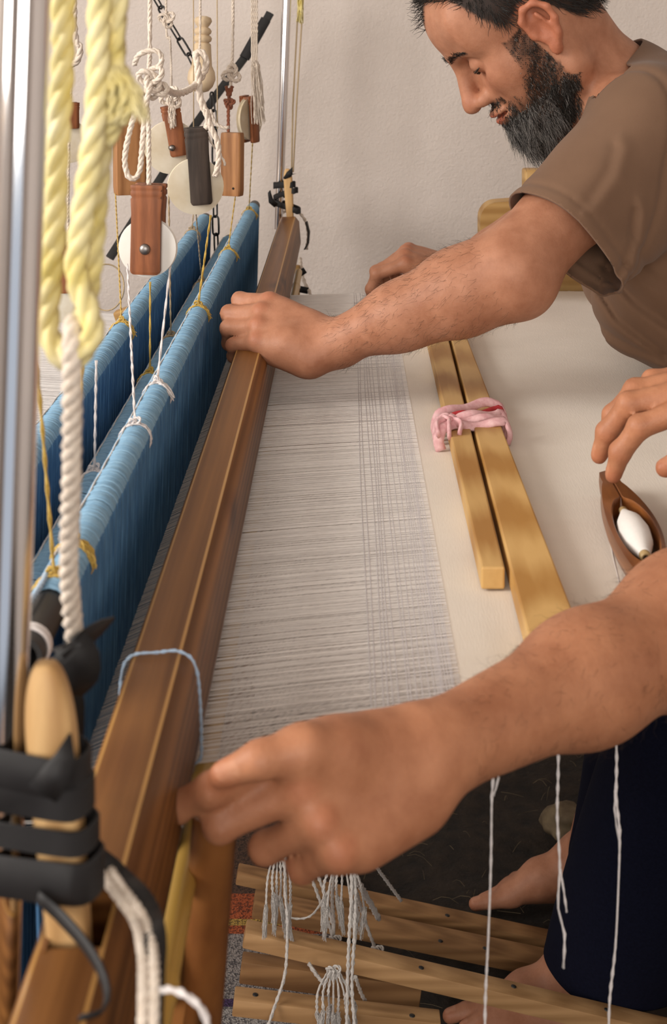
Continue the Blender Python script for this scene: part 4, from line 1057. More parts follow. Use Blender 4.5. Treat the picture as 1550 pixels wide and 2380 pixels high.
# braided rope and rubber strip over the near end of the rail
def rail_top(u, v): return PX(u, v, -.3475 + .004)
pts = [P(206, 1962, .628), PX(235, 2010, -.343), PX(268, 2062, -.3425), PX(300, 2105, -.3425), PX(328, 2150, -.3465), P(342, 2210, .578), P(346, 2290, .562), P(343, 2420, .55)]
m = MB()
for k, dx in enumerate((-.0020, .0020)):
    m.rope([np.array(p) + (dx, 0, .0006) for p in pts], .0024, 3, .011, 5, .0018)
tag(m.build('braided_rope', M['rope_white']), 'cream braided rope bending over the near end of the brown rail', 'rope')
m = MB(); p_ = catmull([P(215, 1990, .630), PX(275, 2035, -.345), PX(318, 2075, -.345), PX(345, 2120, -.348), P(358, 2180, .585), P(362, 2280, .568), P(360, 2420, .552)], .004)
m.ribbon(p_, .0095, .0012, np.array([(1, .6, 0)] * (len(p_) // 2) + [(.25, 1, 0)] * (len(p_) - len(p_) // 2)))
tag(m.build('rubber_strip', M['rubber']), 'black rubber strip under the cream braided rope on the rail', 'strap')
m = MB(); m.rope([P(372, 2302, .56), P(400, 2300, .555), P(440, 2318, .552), P(470, 2348, .55), P(482, 2385, .55), P(484, 2430, .55)], .0016, 2, .012, 6, .003)
tag(m.build('bamboo_cord', M['cord_white']), 'white cord looped around the bamboo cane at the bottom', 'cord')
# far end lashings
st = empty('rubber_strap', P(665, 500, 2.9), 'black rubber strap lashing the far peg to the thin chrome pole', 'strap')
for v, h, ti, x1 in ((432, 15, .003, 676), (458, 13, .012, 682), (474, 14, -.010, 688)):
    z = P(0, v, 2.9).z; band(st, (P(649, v, 2.915).x, 2.915), (P(x1, v, 2.895).x, 2.893), .0105, .008, z, h * 2.9 / FPX, M['rubber'], ti)
m = MB(); m.ribbon([P(642, 478, 2.885), P(630, 468, 2.88), P(626, 448, 2.88), P(628, 442, 2.88)], [.010, .010, .006, .001], .0012, (1, 0, .5)); m.build('hooked_end', M['rubber'], st)
m = MB(); m.ribbon([P(660, 415, 2.885), P(672, 405, 2.88), P(680, 396, 2.88), P(683, 405, 2.88)], [.004, .012, .013, .010], .0014, (1, 0, -.6)); m.build('knot', M['rubber'], st)
m = MB(); m.rope([P(640, 515, 2.93), P(655, 495, 2.93), P(683, 488, 2.93), P(708, 510, 2.93), P(716, 545, 2.93), P(712, 580, 2.93)], .0038, 3, .02, 5, .008)
tag(m.build('rail_rope', M['rope_white']), 'cream rope passing around the far end of the brown rail', 'rope')
m = MB(); p_ = [P(712, 515, 2.905), P(718, 540, 2.905), P(716, 565, 2.905), P(708, 580, 2.905)]; m.ribbon(p_, .016, .0012, (.2, 1, 0))
tag(m.build('rubber_strip', M['rubber']), 'black rubber strip at the far end of the brown rail', 'strap')
fw = empty('stay_rope', P(708, 690, 2.9), 'cream stay rope and stick with black tape behind the far end of the rail', 'rope')
m = MB(); m.rope([P(697, 600, 2.93), P(702, 640, 2.9), P(712, 665, 2.88), P(724, 690, 2.86), P(735, 730, 2.84)], .0045, 3, .03, 5, .01); m.build('rope', M['rope_white'], fw)
m = MB(); m.box(P(685, 740, 2.9), P(697, 615, 2.915), .002); m.build('stick', M['frame'], fw)
m = MB(); m.ribbon([P(696, 628, 2.88), P(704, 640, 2.88)], .018, .002, (1, 0, .6)); m.ribbon([P(697, 672, 2.87), P(716, 676, 2.87)], .012, .002, (0, 0, 1)); m.build('tape', M['rubber'], fw)

# ------------------------------------------------------------------ signed-distance bodies
class Body:
    def __init__(s): s.p = []; s.paint = []
    def rc(s, a, b, ra, rb, k=.012, sub=False):
        a, b = np.array(a, np.float32), np.array(b, np.float32)
        s.p.append(('rc', (a, b, float(ra), float(rb)), k, sub, (a + b) / 2, float(np.linalg.norm(b - a) / 2 + max(ra, rb)))); return s
    def el(s, c, r, R=None, k=.012, sub=False):
        c, r = np.array(c, np.float32), np.array(r, np.float32); R = np.eye(3, dtype=np.float32) if R is None else np.array(R, np.float32)
        s.p.append(('el', (c, r, R), k, sub, c, float(r.max()))); return s
    def chain(s, pts, rad, k=.008):
        for i in range(len(pts) - 1): s.rc(pts[i], pts[i + 1], rad[i], rad[i + 1], k)
        return s
    @staticmethod
    def ev(q, X):
        t, pr = q[0], q[1]
        if t == 'rc':
            a, b, ra, rb = pr; ab = b - a; l2 = float(ab @ ab) + 1e-12
            pa = X - a; h = np.clip(pa @ ab / l2, 0, 1)
            d = pa - h[..., None] * ab
            return np.sqrt(np.einsum('...i,...i', d, d)) - (ra + (rb - ra) * h)
        c, r, R = pr; p = (X - c) @ R.T
        pr_ = p / r; k0 = np.sqrt(np.einsum('...i,...i', pr_, pr_)) + 1e-9
        pq = p / (r * r); k1 = np.sqrt(np.einsum('...i,...i', pq, pq)) + 1e-9
        return k0 * (k0 - 1) / k1
    @staticmethod
    def comb(D, e, k, sub):
        if sub:
            h = np.clip(.5 - .5 * (D + e) / k, 0, 1); return D * (1 - h) - e * h + k * h * (1 - h)
        h = np.clip(.5 + .5 * (e - D) / k, 0, 1); return e * (1 - h) + D * h - k * h * (1 - h)
    def mesh(s, h, disp=None, B=12):
        bs = B * h; hd = bs * .5 * 1.7321
        keys = set()
        for q in s.p:
            if q[3]: continue
            c, R = q[4], q[5] + .012
            lo = np.floor((c - R) / bs).astype(int); hi = np.floor((c + R) / bs).astype(int)
            if q[0] == 'rc':
                g = np.stack(np.meshgrid(*[np.arange(l, u + 1) for l, u in zip(lo, hi)], indexing='ij'), -1).reshape(-1, 3)
                dd = Body.ev(q, ((g + .5) * bs).astype(np.float32)); g = g[np.abs(dd) < hd + .02]
            else:
                g = np.stack(np.meshgrid(*[np.arange(l, u + 1) for l, u in zip(lo, hi)], indexing='ij'), -1).reshape(-1, 3)
            keys.update(map(tuple, g.tolist()))
        bk = np.array(sorted(keys)); bc = ((bk + .5) * bs).astype(np.float32)
        D = np.full(len(bc), 1., np.float32)
        for q in s.p: D = Body.comb(D, Body.ev(q, bc), q[2], q[3])
        keep = np.abs(D) < hd * 1.9 + .012; bk, bc = bk[keep], bc[keep]; nb = len(bk)
        loc = np.stack(np.meshgrid(*[np.arange(B + 1)] * 3, indexing='ij'), -1).reshape(-1, 3)
        n3 = len(loc); X = ((bk[:, None, :] * B + loc[None]) * h).astype(np.float32)
        D = np.full((nb, n3), 1., np.float32)
        for q in s.p:
            m = np.linalg.norm(bc - q[4], axis=1) < (q[5] * (1.6 if q[0] == 'el' else 1) + hd + q[2] + (.03 if q[0] == 'el' else .008))
            if q[0] == 'rc' and m.any():
                mi = np.where(m)[0]; dd = Body.ev(q, bc[mi]); m[:] = False; m[mi[dd < hd + q[2] + .010]] = True
            if m.any(): D[m] = Body.comb(D[m], Body.ev(q, X[m]), q[2], q[3])
        if disp is not None: D = D - disp(X).astype(np.float32)
        G = D.reshape(nb, B + 1, B + 1, B + 1); sg = G < 0
        # active cells
        cnt = sum(sg[:, i:B + i, j:B + j, k:B + k].astype(np.int8) for i in (0, 1) for j in (0, 1) for k in (0, 1))
        act = np.argwhere((cnt > 0) & (cnt < 8)); ab, ac = act[:, 0], act[:, 1:]
        acc = np.zeros((len(act), 3), np.float64); num = np.zeros(len(act))
        cr = [(i, j, k) for i in (0, 1) for j in (0, 1) for k in (0, 1)]
        for a in cr:
            for ax in range(3):
                if a[ax]: continue
                b = list(a); b[ax] = 1
                va = G[ab, ac[:, 0] + a[0], ac[:, 1] + a[1], ac[:, 2] + a[2]]; vb = G[ab, ac[:, 0] + b[0], ac[:, 1] + b[1], ac[:, 2] + b[2]]
                x = (va < 0) != (vb < 0); t = np.where(x, va / np.where(x, va - vb, 1), 0)
                pt = np.array(a, float)[None].repeat(len(act), 0); pt[:, ax] += t
                acc[x] += pt[x]; num[x] += 1
        gc = bk[ab] * B + ac
        Vv = (gc + acc / num[:, None]) * h
        off = gc.min(0) - 2; dim = gc.max(0) - off + 4
        def cid(g): g = g - off; return (g[:, 0].astype(np.int64) * dim[1] + g[:, 1]) * dim[2] + g[:, 2]
        ids = cid(gc); order = np.argsort(ids); sid = ids[order]
        Fs = []
        for ax in range(3):
            s0 = sg[:, :B, :B, :B]; sl = [slice(None)] + [slice(1, B + 1) if i == ax else slice(0, B) for i in range(3)]; s1 = sg[tuple(sl)]
            e = np.argwhere(s0 != s1); inside = s0[tuple(e.T)]; g = bk[e[:, 0]] * B + e[:, 1:]
            u, w = (ax + 1) % 3, (ax + 2) % 3; q = []
            for du, dw in ((-1, -1), (0, -1), (0, 0), (-1, 0)):
                c = g.copy(); c[:, u] += du; c[:, w] += dw; k = cid(c); j = np.clip(np.searchsorted(sid, k), 0, len(sid) - 1); q.append(np.where(sid[j] == k, order[j], -1))
            q = np.stack(q, 1); ok = (q >= 0).all(1); q, ins = q[ok], inside[ok]
            q[~ins] = q[~ins][:, ::-1]; Fs.append(q)
        F = np.concatenate(Fs)
        # light smoothing
        A = np.concatenate([F[:, [0, 1]], F[:, [1, 2]], F[:, [2, 3]], F[:, [3, 0]]]); A = np.concatenate([A, A[:, ::-1]])
        deg = np.bincount(A[:, 0], minlength=len(Vv))[:, None] + 1e-9
        for lam in (.5, .5, .35):
            S_ = np.stack([np.bincount(A[:, 0], weights=Vv[A[:, 1], i], minlength=len(Vv)) for i in range(3)], 1)
            Vv = Vv + lam * (S_ / deg - Vv)
        return Vv.astype(np.float32), F

def set_tint(me, col):
    a = me.color_attributes.new('tint', 'FLOAT_COLOR', 'POINT')
    c = np.ones((len(col), 4), np.float32); c[:, :3] = col; a.data.foreach_set('color', c.ravel())
def vnormals(V, F):
    n = np.cross(V[F[:, 2]] - V[F[:, 0]], V[F[:, 3]] - V[F[:, 1]]); out = np.zeros_like(V)
    for i in range(4):
        for k in range(3): out[:, k] += np.bincount(F[:, i], weights=n[:, k], minlength=len(V))
    return out / (np.linalg.norm(out, axis=1, keepdims=True) + 1e-12)

def unit(v): v = np.array(v, float); return v / np.linalg.norm(v)
def rot_about(v, ax, a):
    v, ax = np.array(v, float), unit(ax); return v * math.cos(a) + np.cross(ax, v) * math.sin(a) + ax * ax.dot(v) * (1 - math.cos(a))

FL = {'index': (.045, .027, .021), 'middle': (.049, .031, .022), 'ring': (.046, .029, .022), 'pinky': (.036, .021, .019)}
FW = {'index': (.092, .0285), 'middle': (.092, .0085), 'ring': (.087, -.0115), 'pinky': (.080, -.0295)}
def hand(B, wrist, fwd, back, side_sign, flex, spread=None, thumb=None, sc=1.0, mcp_arch=.004, wr=(.026, .019)):
    """wrist point; fwd = toward the knuckles; back = out of the back of the hand; thumb on +side*side_sign.
    flex[finger] = three bend angles in degrees; thumb = list of joint offsets in the hand frame (f, s, n)"""
    w = np.array(wrist, float); f = unit(fwd); n = np.array(back, float); n = unit(n - f * n.dot(f)); s = np.cross(f, n) * side_sign
    def L(a, b, c): return w + sc * (f * a + s * b + n * c)
    tips = {}
    # palm
    for nm in ('index', 'middle', 'ring', 'pinky'):
        a, b = FW[nm]; arch = mcp_arch * (1 - (b / .03) ** 2)
        B.rc(L(.004, b * .55, 0), L(a - .006, b, arch), .0155 * sc, .0118 * sc, .010)
        B.rc(L(.02, b * .62, -.010), L(a - .016, b * .95, -.009), .012 * sc, .010 * sc, .012)
    B.rc(L(.012, -.026, -.006), L(.055, -.031, -.006), .014 * sc, .012 * sc, .014)   # heel of the hand, outer edge
    B.rc(L(-.012, .0, -.001), L(.022, .0, -.002), .021 * sc, .018 * sc, .016)
    for nm in ('index', 'middle', 'ring', 'pinky'):
        a, b = FW[nm]; p = L(a, b, mcp_arch * (1 - (b / .03) ** 2)); sp = math.radians((spread or {}).get(nm, 0))
        d = rot_about(f, n, sp * -side_sign) if sp else f
        ax = np.cross(d, n); ax = unit(ax)     # bending axis: turns d toward -n
        k0 = {'index': 1.0, 'middle': 1.03, 'ring': .97, 'pinky': .86}[nm] * sc
        rad = [.0108 * k0, .0094 * k0, .0086 * k0, .0072 * k0]; ang = 0
        B.el(p + n * .0045 * sc, (.0092 * sc, .0092 * sc, .0092 * sc), None, .007)
        pts = [p]
        for i, ln in enumerate(FL[nm]):
            ang = math.radians(flex[nm][i]); d = rot_about(d, ax, -ang); q = p + d * ln * sc
            B.rc(p, q, rad[i], rad[i + 1], .0055 if i == 0 else .0025)
            if i < 2:
                nb = rot_about(d, ax, math.pi / 2); B.el(q + nb * .0014 * sc, (rad[i + 1] * 1.04,) * 3, None, .004)
            p = q; pts.append(q)
        nb = rot_about(d, ax, math.pi / 2)
        tips[nm] = (p, d, nb, rad[3]); B.paint.append(('nail', p - d * .004 * sc + nb * rad[3] * .95, d, nb, .0058 * sc))
        for j in (1, 2): B.paint.append(('red', pts[j], None, None, .011 * sc))
        B.paint.append(('red', p, None, None, .013 * sc))
        B.paint.append(('red', pts[0] + n * .008, None, None, .012 * sc))
    if thumb:
        tp = [np.array(t, float) for t in thumb]; rad = [.0155 * sc, .0125 * sc, .0108 * sc, .0078 * sc]
        B.rc(tp[0], tp[1], rad[0], rad[1], .016); B.rc(tp[1], tp[2], rad[1], rad[2], .006); B.rc(tp[2], tp[3], rad[2], rad[3], .004)
        B.rc(L(.072, .020, -.002), (tp[0] + tp[1]) / 2, .009 * sc, .011 * sc, .018)   # web
        d = unit(tp[3] - tp[2]); nb = unit(n - d * n.dot(d)); B.paint.append(('nail', tp[3] - d * .004 + nb * .0075 * sc, d, nb, .0068 * sc)); B.paint.append(('red', tp[3], None, None, .015 * sc))
    return tips

def arm(B, sh, el, wr, r_up=(.050, .046), r_el=.040, r_fo=.044, r_wr=(.0285), flat=None, tip=None):
    sh, el, wr = map(lambda x: np.array(x, float), (sh, el, wr))
    B.rc(sh, sh + (el - sh) * .45, r_up[0], r_up[1], .03); B.rc(sh + (el - sh) * .45, el, r_up[1], r_el, .03)
    v = wr - el
    B.rc(el, el + v * .28, r_el, r_fo, .03); rm = r_fo * .45 + r_wr * .55
    B.rc(el + v * .28, el + v * .60, r_fo, rm, .03); B.rc(el + v * .60, wr, rm, r_wr, .03)

def foot(B, ankle, heel_dir, floor_z, big_side, sc=1.0, toe_curl=0):
    """heel_dir: unit direction toward the toes (xy)"""
    a = np.array(ankle, float); f = unit((heel_dir[0], heel_dir[1], 0)); s = np.array((-f[1], f[0], 0)) * big_side
    def L(x, y, z): q = a + sc * (f * x + s * y); return np.array((q[0], q[1], floor_z + z * sc))
    B.rc(a, L(.0, 0, .055), .037 * sc, .036 * sc, .03); B.rc(L(-.035, 0, .030), L(.0, 0, .050), .027 * sc, .034 * sc, .03)
    B.rc(L(.0, .006, .055), L(.075, .012, .040), .036 * sc, .026 * sc, .03); B.rc(L(.075, .012, .038), L(.125, .020, .020), .026 * sc, .017 * sc, .02)
    B.rc(L(-.02, -.016, .02), L(.105, -.026, .015), .020 * sc, .014 * sc, .025); B.rc(L(.02, 0, .02), L(.12, 0, .016), .022 * sc, .016 * sc, .02)
    for i, (ln, y, r) in enumerate(((.060, .026, .0118), (.056, .007, .0085), (.049, -.006, .0080), (.041, -.018, .0076), (.032, -.030, .0072))):
        p0 = L(.118 - .012 * i * .8, y * .95, .016); p1 = L(.118 - .012 * i * .8 + ln * .62, y * 1.06, .0155 + .004 * toe_curl); p2 = L(.118 - .012 * i * .8 + ln, y * 1.08, r * .98)
        B.rc(p0, p1, r * 1.05, r, .007); B.rc(p1, p2, r, r * .86, .003)
        B.paint.append(('nail', p2 + np.array((0, 0, r * .85)), f, np.array((0, 0, 1.)), r * .62)); B.paint.append(('red', p2, None, None, .014))
    for y in (-.030, .030): B.el(L(-.002, y, .072), (.012 * sc,) * 3, None, .02)

def head_frame(c, yaw, pitch, roll=0):
    """columns: forward, left, up in world; faces -x, yaw>0 turns toward the camera (-y)"""
    y, p = math.radians(yaw), math.radians(pitch)
    f0 = np.array((-math.cos(y), -math.sin(y), 0)); l = np.array((math.sin(y), -math.cos(y), 0)); up = np.array((0, 0, 1.))
    f = f0 * math.cos(p) - up * math.sin(p); u = up * math.cos(p) + f0 * math.sin(p)
    r = math.radians(roll); l2 = l * math.cos(r) + u * math.sin(r); u2 = u * math.cos(r) - l * math.sin(r)
    return np.array(c, float), np.stack([f, l2, u2], 1)

def head(B, c, R, sc=1.0, beard=True):
    def L(x, y, z): return c + R @ (np.array((x, y, z)) * sc)
    Rt = R.T
    def el(p, r, k=.012, sub=False, rx=None):
        B.el(L(*p), np.array(r) * sc, Rt if rx is None else rx @ Rt, k, sub)
    def rc(a, b, ra, rb, k=.01, sub=False): B.rc(L(*a), L(*b), ra * sc, rb * sc, k, sub)
    el((-.006, 0, .050), (.098, .077, .083)); el((.038, 0, .058), (.060, .066, .056), .03)
    el((.034, 0, -.012), (.054, .060, .070), .03)
    for s in (-1, 1):
        rc((.000, s * .056, -.020), (.010, s * .051, -.058), .016, .017, .03); rc((.010, s * .051, -.058), (.074, s * .014, -.086), .017, .015, .025)
        el((.060, s * .048, -.004), (.026, .018, .020), .025)                # cheekbone
        rc((.093, s * .012, .034), (.073, s * .050, .036), .0085, .008, .014)    # brow
        el((.052, s * .058, .060), (.03, .012, .03), .03)
        rc((.062, s * .036, -.025), (.072, s * .028, -.060), .024, .018, .025)
    rc((.060, 0, -.072), (.088, 0, -.081), .022, .017, .025)                 # chin
    rc((.076, 0, -.030), (.085, 0, -.055), .027, .022, .02)                  # muzzle
    for s in (-1, 1): el((.094, s * .0325, .0155), (.017, .0170, .0130), .014, True)   # sockets
    for s in (-1, 1): el((.0785, s * .0325, .0160), (.0155, .0165, .0125), .004)      # lids over the eyeball
    # nose
    rc((.097, 0, .024), (.1175, 0, -.012), .0082, .0100, .012); el((.1190, 0, -.0190), (.0125, .0112, .0100), .007)
    for s in (-1, 1): el((.1050, s * .0130, -.0215), (.0125, .0078, .0085), .006)
    for s in (-1, 1): el((.110, s * .0072, -.0295), (.0070, .0038, .0050), .003, True)
    # lips
    for i in range(-3, 4):
        y = i * .0065; x = .1075 - abs(i) ** 1.7 * .00135
        el((x, y, -.0440 - .0002 * abs(i)), (.0080, .0060, .0050 - .0005 * abs(i)), .005); el((x - .0015, y, -.0545 + .0008 * abs(i)), (.0082, .0065, .0058 - .0006 * abs(i)), .005)
    for i in range(-4, 5):
        y = i * .0055; el((.113 - abs(i) ** 1.7 * .00125, y, -.0490), (.007, .0045, .0012), .0025, True)
    rc((.098, 0, -.028), (.102, 0, -.036), .002, .003, .006, True)
    # ears
    for s in (-1, 1):
        E = lambda x, z, y=.083: (x + .017, s * (y - .001), z - .002)
        el((.005, s * .079, .0), (.017, .006, .028), .006)
        pts = [E(.004, .006, .080), E(.004, .022, .084), E(-.006, .032, .088), E(-.020, .030, .092), E(-.028, .016, .094), E(-.026, .000, .092), E(-.018, -.014, .088), E(-.008, -.025, .083)]
        for i in range(len(pts) - 1): rc(pts[i], pts[i + 1], .0042, .0042, .004)
        el(E(-.005, -.027, .080), (.008, .0045, .009), .005)
        rc(E(-.014, .018, .089), E(-.017, -.004, .088), .003, .003, .004)
        el((.011, s * .087, -.001), (.0085, .007, .012), .004, True)
        el((.021, s * .077, -.002), (.005, .006, .007), .004)
    return L

def paint_skin(B, V, extra=None):
    col = np.ones((len(V), 3), np.float32)
    for kind, c, d, nb, r in B.paint:
        dv = V - np.array(c, np.float32)
        if kind == 'red':
            w = np.clip(1 - np.linalg.norm(dv, axis=1) / r, 0, 1)[:, None] ** .7 * .55
            col = col * (1 - w) + w * np.array((1.06, .74, .68))
        elif kind == 'nail':
            a = dv @ np.array(d, np.float32); b = dv @ np.array(nb, np.float32); cc = np.sqrt(np.maximum(0, (dv * dv).sum(1) - a * a - b * b))
            m = (np.abs(a) < r * .95) & (cc < r * .72) & (np.abs(b) < r * .5); col[m] = (1.18, 1.35, 1.5)
    return col

def strands(roots, dirs, L, K=5, r=.0003, droop=None, curl=.0008, tint=None, seed=0, sides=3):
    rs = np.random.default_rng(seed); n = len(roots); t = np.linspace(0, 1, K)
    d = dirs / (np.linalg.norm(dirs, axis=1, keepdims=True) + 1e-9); L = np.broadcast_to(L, (n,))
    C = roots[:, None] + t[None, :, None] * d[:, None] * L[:, None, None]
    if droop is not None: C = C + (t ** 2)[None, :, None] * L[:, None, None] * droop[:, None] if droop.ndim == 2 else C + (t ** 2)[None, :, None] * L[:, None, None] * droop
    C = C + curl * (t[None, :, None]) * np.sin(t[None, :, None] * rs.uniform(3, 9, (n, 1, 1)) + rs.uniform(0, 6.3, (n, 1, 3)))
    V, F = tubes_np(C, r * np.linspace(1, .35, K)[None], sides)
    col = np.repeat(tint, K * sides, 0) if tint is not None else None
    return V, F, col

def build_body(B, name, h, mat, parent, extra=None):
    V, F = B.mesh(h)
    col = paint_skin(B, V)
    if extra is not None: col = extra(V, col)
    me = np_mesh(name, V, F); set_tint(me, col)
    return link_mesh(name, me, mat, parent), V, F
def cut(me, co, no, region):
    """cut away the outer side of a plane inside a region (all in world space)"""
    bm = bmesh.new(); bm.from_mesh(me)
    fs = [f for f in bm.faces if region(f.calc_center_median())]
    geom = list({v for f in fs for v in f.verts} | set()) + list({e for f in fs for e in f.edges}) + fs
    bmesh.ops.bisect_plane(bm, geom=geom, dist=1e-6, plane_co=co, plane_no=no, clear_outer=True)
    bm.to_mesh(me); bm.free()
def garment(B, name, h, mat, parent, cuts, disp=None, thick=.0024):
    V, F = B.mesh(h, disp); me = np_mesh(name, V, F)
    for co, no, reg in cuts: cut(me, co, no, reg)
    me.polygons.foreach_set('use_smooth', np.ones(len(me.polygons), bool))
    o = link_mesh(name, me, mat, parent)
    sd = o.modifiers.new('thickness', 'SOLIDIFY'); sd.thickness = thick; sd.offset = -1
    return o

# ------------------------------------------------------------------ the bearded weaver
def A(v): return np.array(v, float)
man = empty('person', (.62, 1.95, 0), 'bearded man in a brown t-shirt and navy trousers leaning over the loom', 'person')
B = Body()
hc, HR = head_frame(P(1238, 52, 1.83), 4, 45, 0)
HL = head(B, hc, HR)
nb_ = Q(.318, 1.885, -.085)
B.rc(HL(-.022, 0, -.020), nb_, .054, .062, .03); B.rc(HL(.015, 0, -.055), Q(.300, 1.87, -.10), .036, .045, .03)
# trunk under the shirt
ch_ = Q(.40, 1.89, -.20); be_ = Q(.52, 1.92, -.40); pe_ = Q(.60, 1.95, -.52)
B.rc(nb_, ch_, .062, .095, .04); B.rc(ch_, be_, .095, .095, .04); B.rc(be_, pe_, .095, .11, .04)
shL, elL, wrL = Q(.340, 1.745, -.105), P(1186, 632, 1.625), P(768, 800, 1.672)
shR, elR, wrR = Q(.375, 2.045, -.105), Q(.30, 2.25, -.29), P(1062, 632, 2.32)
B.rc(nb_, shL, .05, .05, .04); B.rc(nb_, shR, .05, .05, .04)
arm(B, shL, elL, wrL, (.050, .047), .0410, .0415, .0235)
el_tip = P(1216, 672, 1.622); B.el(el_tip, (.024, .026, .022), None, .03)
arm(B, shR, elR, wrR, (.050, .046), .040, .042, .026)
fwL = A(P(597, 744, 1.700)) - A(wrL)
hand(B, wrL, fwL, (-.05, -.66, .75), 1, {'index': (24, 58, 30), 'middle': (26, 60, 40), 'ring': (28, 60, 45), 'pinky': (30, 58, 45)},
     {'index': 4, 'pinky': -4}, [P(722, 768, 1.70), P(668, 735, 1.745), P(612, 722, 1.78), P(560, 722, 1.79)], .94)
B.rc(P(712, 838, 1.665), P(668, 800, 1.668), .015, .017, .02)
fwR = A(P(968, 606, 2.31)) - A(wrR)
hand(B, wrR, fwR, (-.2, -.30, .92), -1, {'index': (38, 52, 20), 'middle': (48, 66, 40), 'ring': (55, 70, 45), 'pinky': (60, 70, 45)}, None,
     [P(1035, 655, 2.29), P(985, 660, 2.27), P(942, 664, 2.265), P(905, 668, 2.265)], .95)
hipL, knL, anL = Q(.60, 1.87, -.53), Q(.44, 1.99, -.88), P(1350, 2225, 2.12)
hipR, knR, anR = Q(.60, 2.03, -.53), Q(.45, 2.20, -.88), P(1362, 2015, 2.42)
for hp, kn, an in ((hipL, knL, anL), (hipR, knR, anR)):
    B.rc(pe_, hp, .10, .085, .03); B.rc(hp, kn, .08, .058, .03); B.rc(kn, kn + (an - kn) * .35, .055, .052, .03); B.rc(kn + (an - kn) * .35, an, .052, .036, .03)
foot(B, anL, (-1, -.20), .004, 1 if False else -1, 1.0)
foot(B, anR, (-1, -.05), .004, 1, 1.0)
def hloc(V): return (V - hc.astype(np.float32)) @ HR.astype(np.float32)
def hair_mask(p):
    x, y, z = p.T; ay = np.abs(y)
    hl = np.interp(x, [-.12, -.06, -.035, -.012, .010, .034, .048, .060, .078, .10, .12], [-.036, -.040, -.030, .020, .030, .020, .044, .090, .108, .088, .08])
    hl = hl + np.where(x > .045, np.clip((.020 - ay) / .02, 0, 1) * -.012, 0)
    m = np.clip((z - hl) / .010, 0, 1)
    ear = (np.hypot((x - .006) / .024, (z - .0) / .037) < 1) & (ay > .066)
    return np.where(ear, 0, m)
def beard_mask(p):
    x, y, z = p.T; ay = np.abs(y)
    top = np.interp(x, [-.02, .005, .020, .028, .050, .057, .068, .080, .095, .13], [-.055, -.045, -.030, .045, .046, -.012, -.030, -.040, -.040, -.040])
    top = top + .006 * np.sin(x * 260 + y * 90) * np.sin(x * 110 - 1)
    m = np.clip((top - z) / .018, 0, 1) * np.clip((x - np.interp(z, [-.11, -.085, -.06, -.03], [.040, .022, .002, -.006])) / .012, 0, 1) * np.clip((z + .112) / .012, 0, 1) * (ay < .072)
    lip = np.clip(1 - np.hypot(ay / .026, (z + .050) / .0125) ** 4, 0, 1) * (x > .075)
    mou = np.clip(1 - np.abs(z + .0345) / .0065, 0, 1) * (x > .080) * (ay < .034) * (ay > .003)
    chk = ((x > .078) & (z > -.0335)).astype(float)
    m = np.maximum(m * (1 - chk), np.clip(mou * 1.6, 0, 1)) * (1 - lip)
    ear = (np.hypot((x - .006) / .022, (z - .0) / .034) < 1) & (ay > .070)
    return np.where(ear, 0, m)
def man_tint(V, col):
    p = hloc(V); near = np.linalg.norm(p, axis=1) < .165
    q = p[near]; c = col[near]; x, y, z = q.T
    hm = hair_mask(q)[:, None]; bm_ = beard_mask(q)[:, None]
    mott = (.5 + .5 * np.sin(q @ A((190, 230, 140)) + 2 * np.sin(q @ A((90, -150, 210)))))[:, None]
    # cheeks and nose are ruddier than the forehead
    rud = (np.exp(-((x - .075) / .03) ** 2 - ((np.abs(y) - .04) / .02) ** 2 - ((z + .008) / .02) ** 2) + np.exp(-((x - .118) / .012) ** 2 - (y / .015) ** 2 - ((z + .014) / .014) ** 2))[:, None]
    c = c * (1 - .5 * rud) + .5 * rud * A((1.06, .80, .76)) * c
    lip = (np.clip(1.3 - np.hypot(y / .023, (z + .0495) / .0100) ** 3, 0, 1) * (x > .088))[:, None]
    c = c * (1 - lip) + lip * A((.92, .58, .58))
    c = c * (1 - .80 * bm_ * (.45 + .55 * mott)); c = c * (1 - .93 * hm)
    ear = ((np.hypot((x - .005) / .028, (z - .0) / .040) < 1) & (np.abs(y) > .076))[:, None]
    c = np.where(ear, c * A((1.02, .82, .78)), c)
    col[near] = c
    # feet are dusty
    return col
body, BV, BF = build_body(B, 'body', .0024, M['skin'], man, man_tint)
BN = vnormals(BV, BF)
# ---- hair, beard, brows
p = hloc(BV); near = np.where(np.linalg.norm(p, axis=1) < .19)[0]; q = p[near]
rs = np.random.default_rng(21)
def toW(d): return d @ HR.T
hm = hair_mask(q); bm_ = beard_mask(q)
def pick(mask, n, power=1.0):
    w = mask ** power; w = w / w.sum(); i = rs.choice(len(w), n, p=w); return near[i], q[i]
gi, gq = pick(hm, 9000)
N_ = BN[gi]; nl = N_ @ HR
fl = np.stack([np.where(gq[:, 0] > .03, .55, -.35) + rs.normal(0, .22, len(gq)), rs.normal(0, .25, len(gq)), np.where(gq[:, 2] < .08, -.9, .1) + rs.normal(0, .25, len(gq))], -1)
fl = fl - nl * (fl * nl).sum(1, keepdims=True); dl = fl + nl * rs.uniform(.35, .85, (len(gq), 1))
Lh = rs.uniform(.008, .017, len(gq)) * np.where((gq[:, 0] > .06) & (gq[:, 2] > .06), 1.25, 1)
tint = A((.012, .009, .007))[None] * rs.uniform(.6, 1.8, (len(gq), 1)) + np.where(rs.random((len(gq), 1)) < .05, .05, 0)
V1, F1, c1 = strands(BV[gi], toW(dl), Lh, 5, .00042, tint=tint, seed=1)
me = np_mesh('hair', V1, F1); set_tint(me, c1); o = link_mesh('hair', me, M['hair'], man); tag(o, 'short dark hair', kind='stuff')
drm = .25 + .75 * (.5 + .5 * np.sin(q @ A((150, 180, 90)) + np.sin(q @ A((60, -210, 130))) * 2))
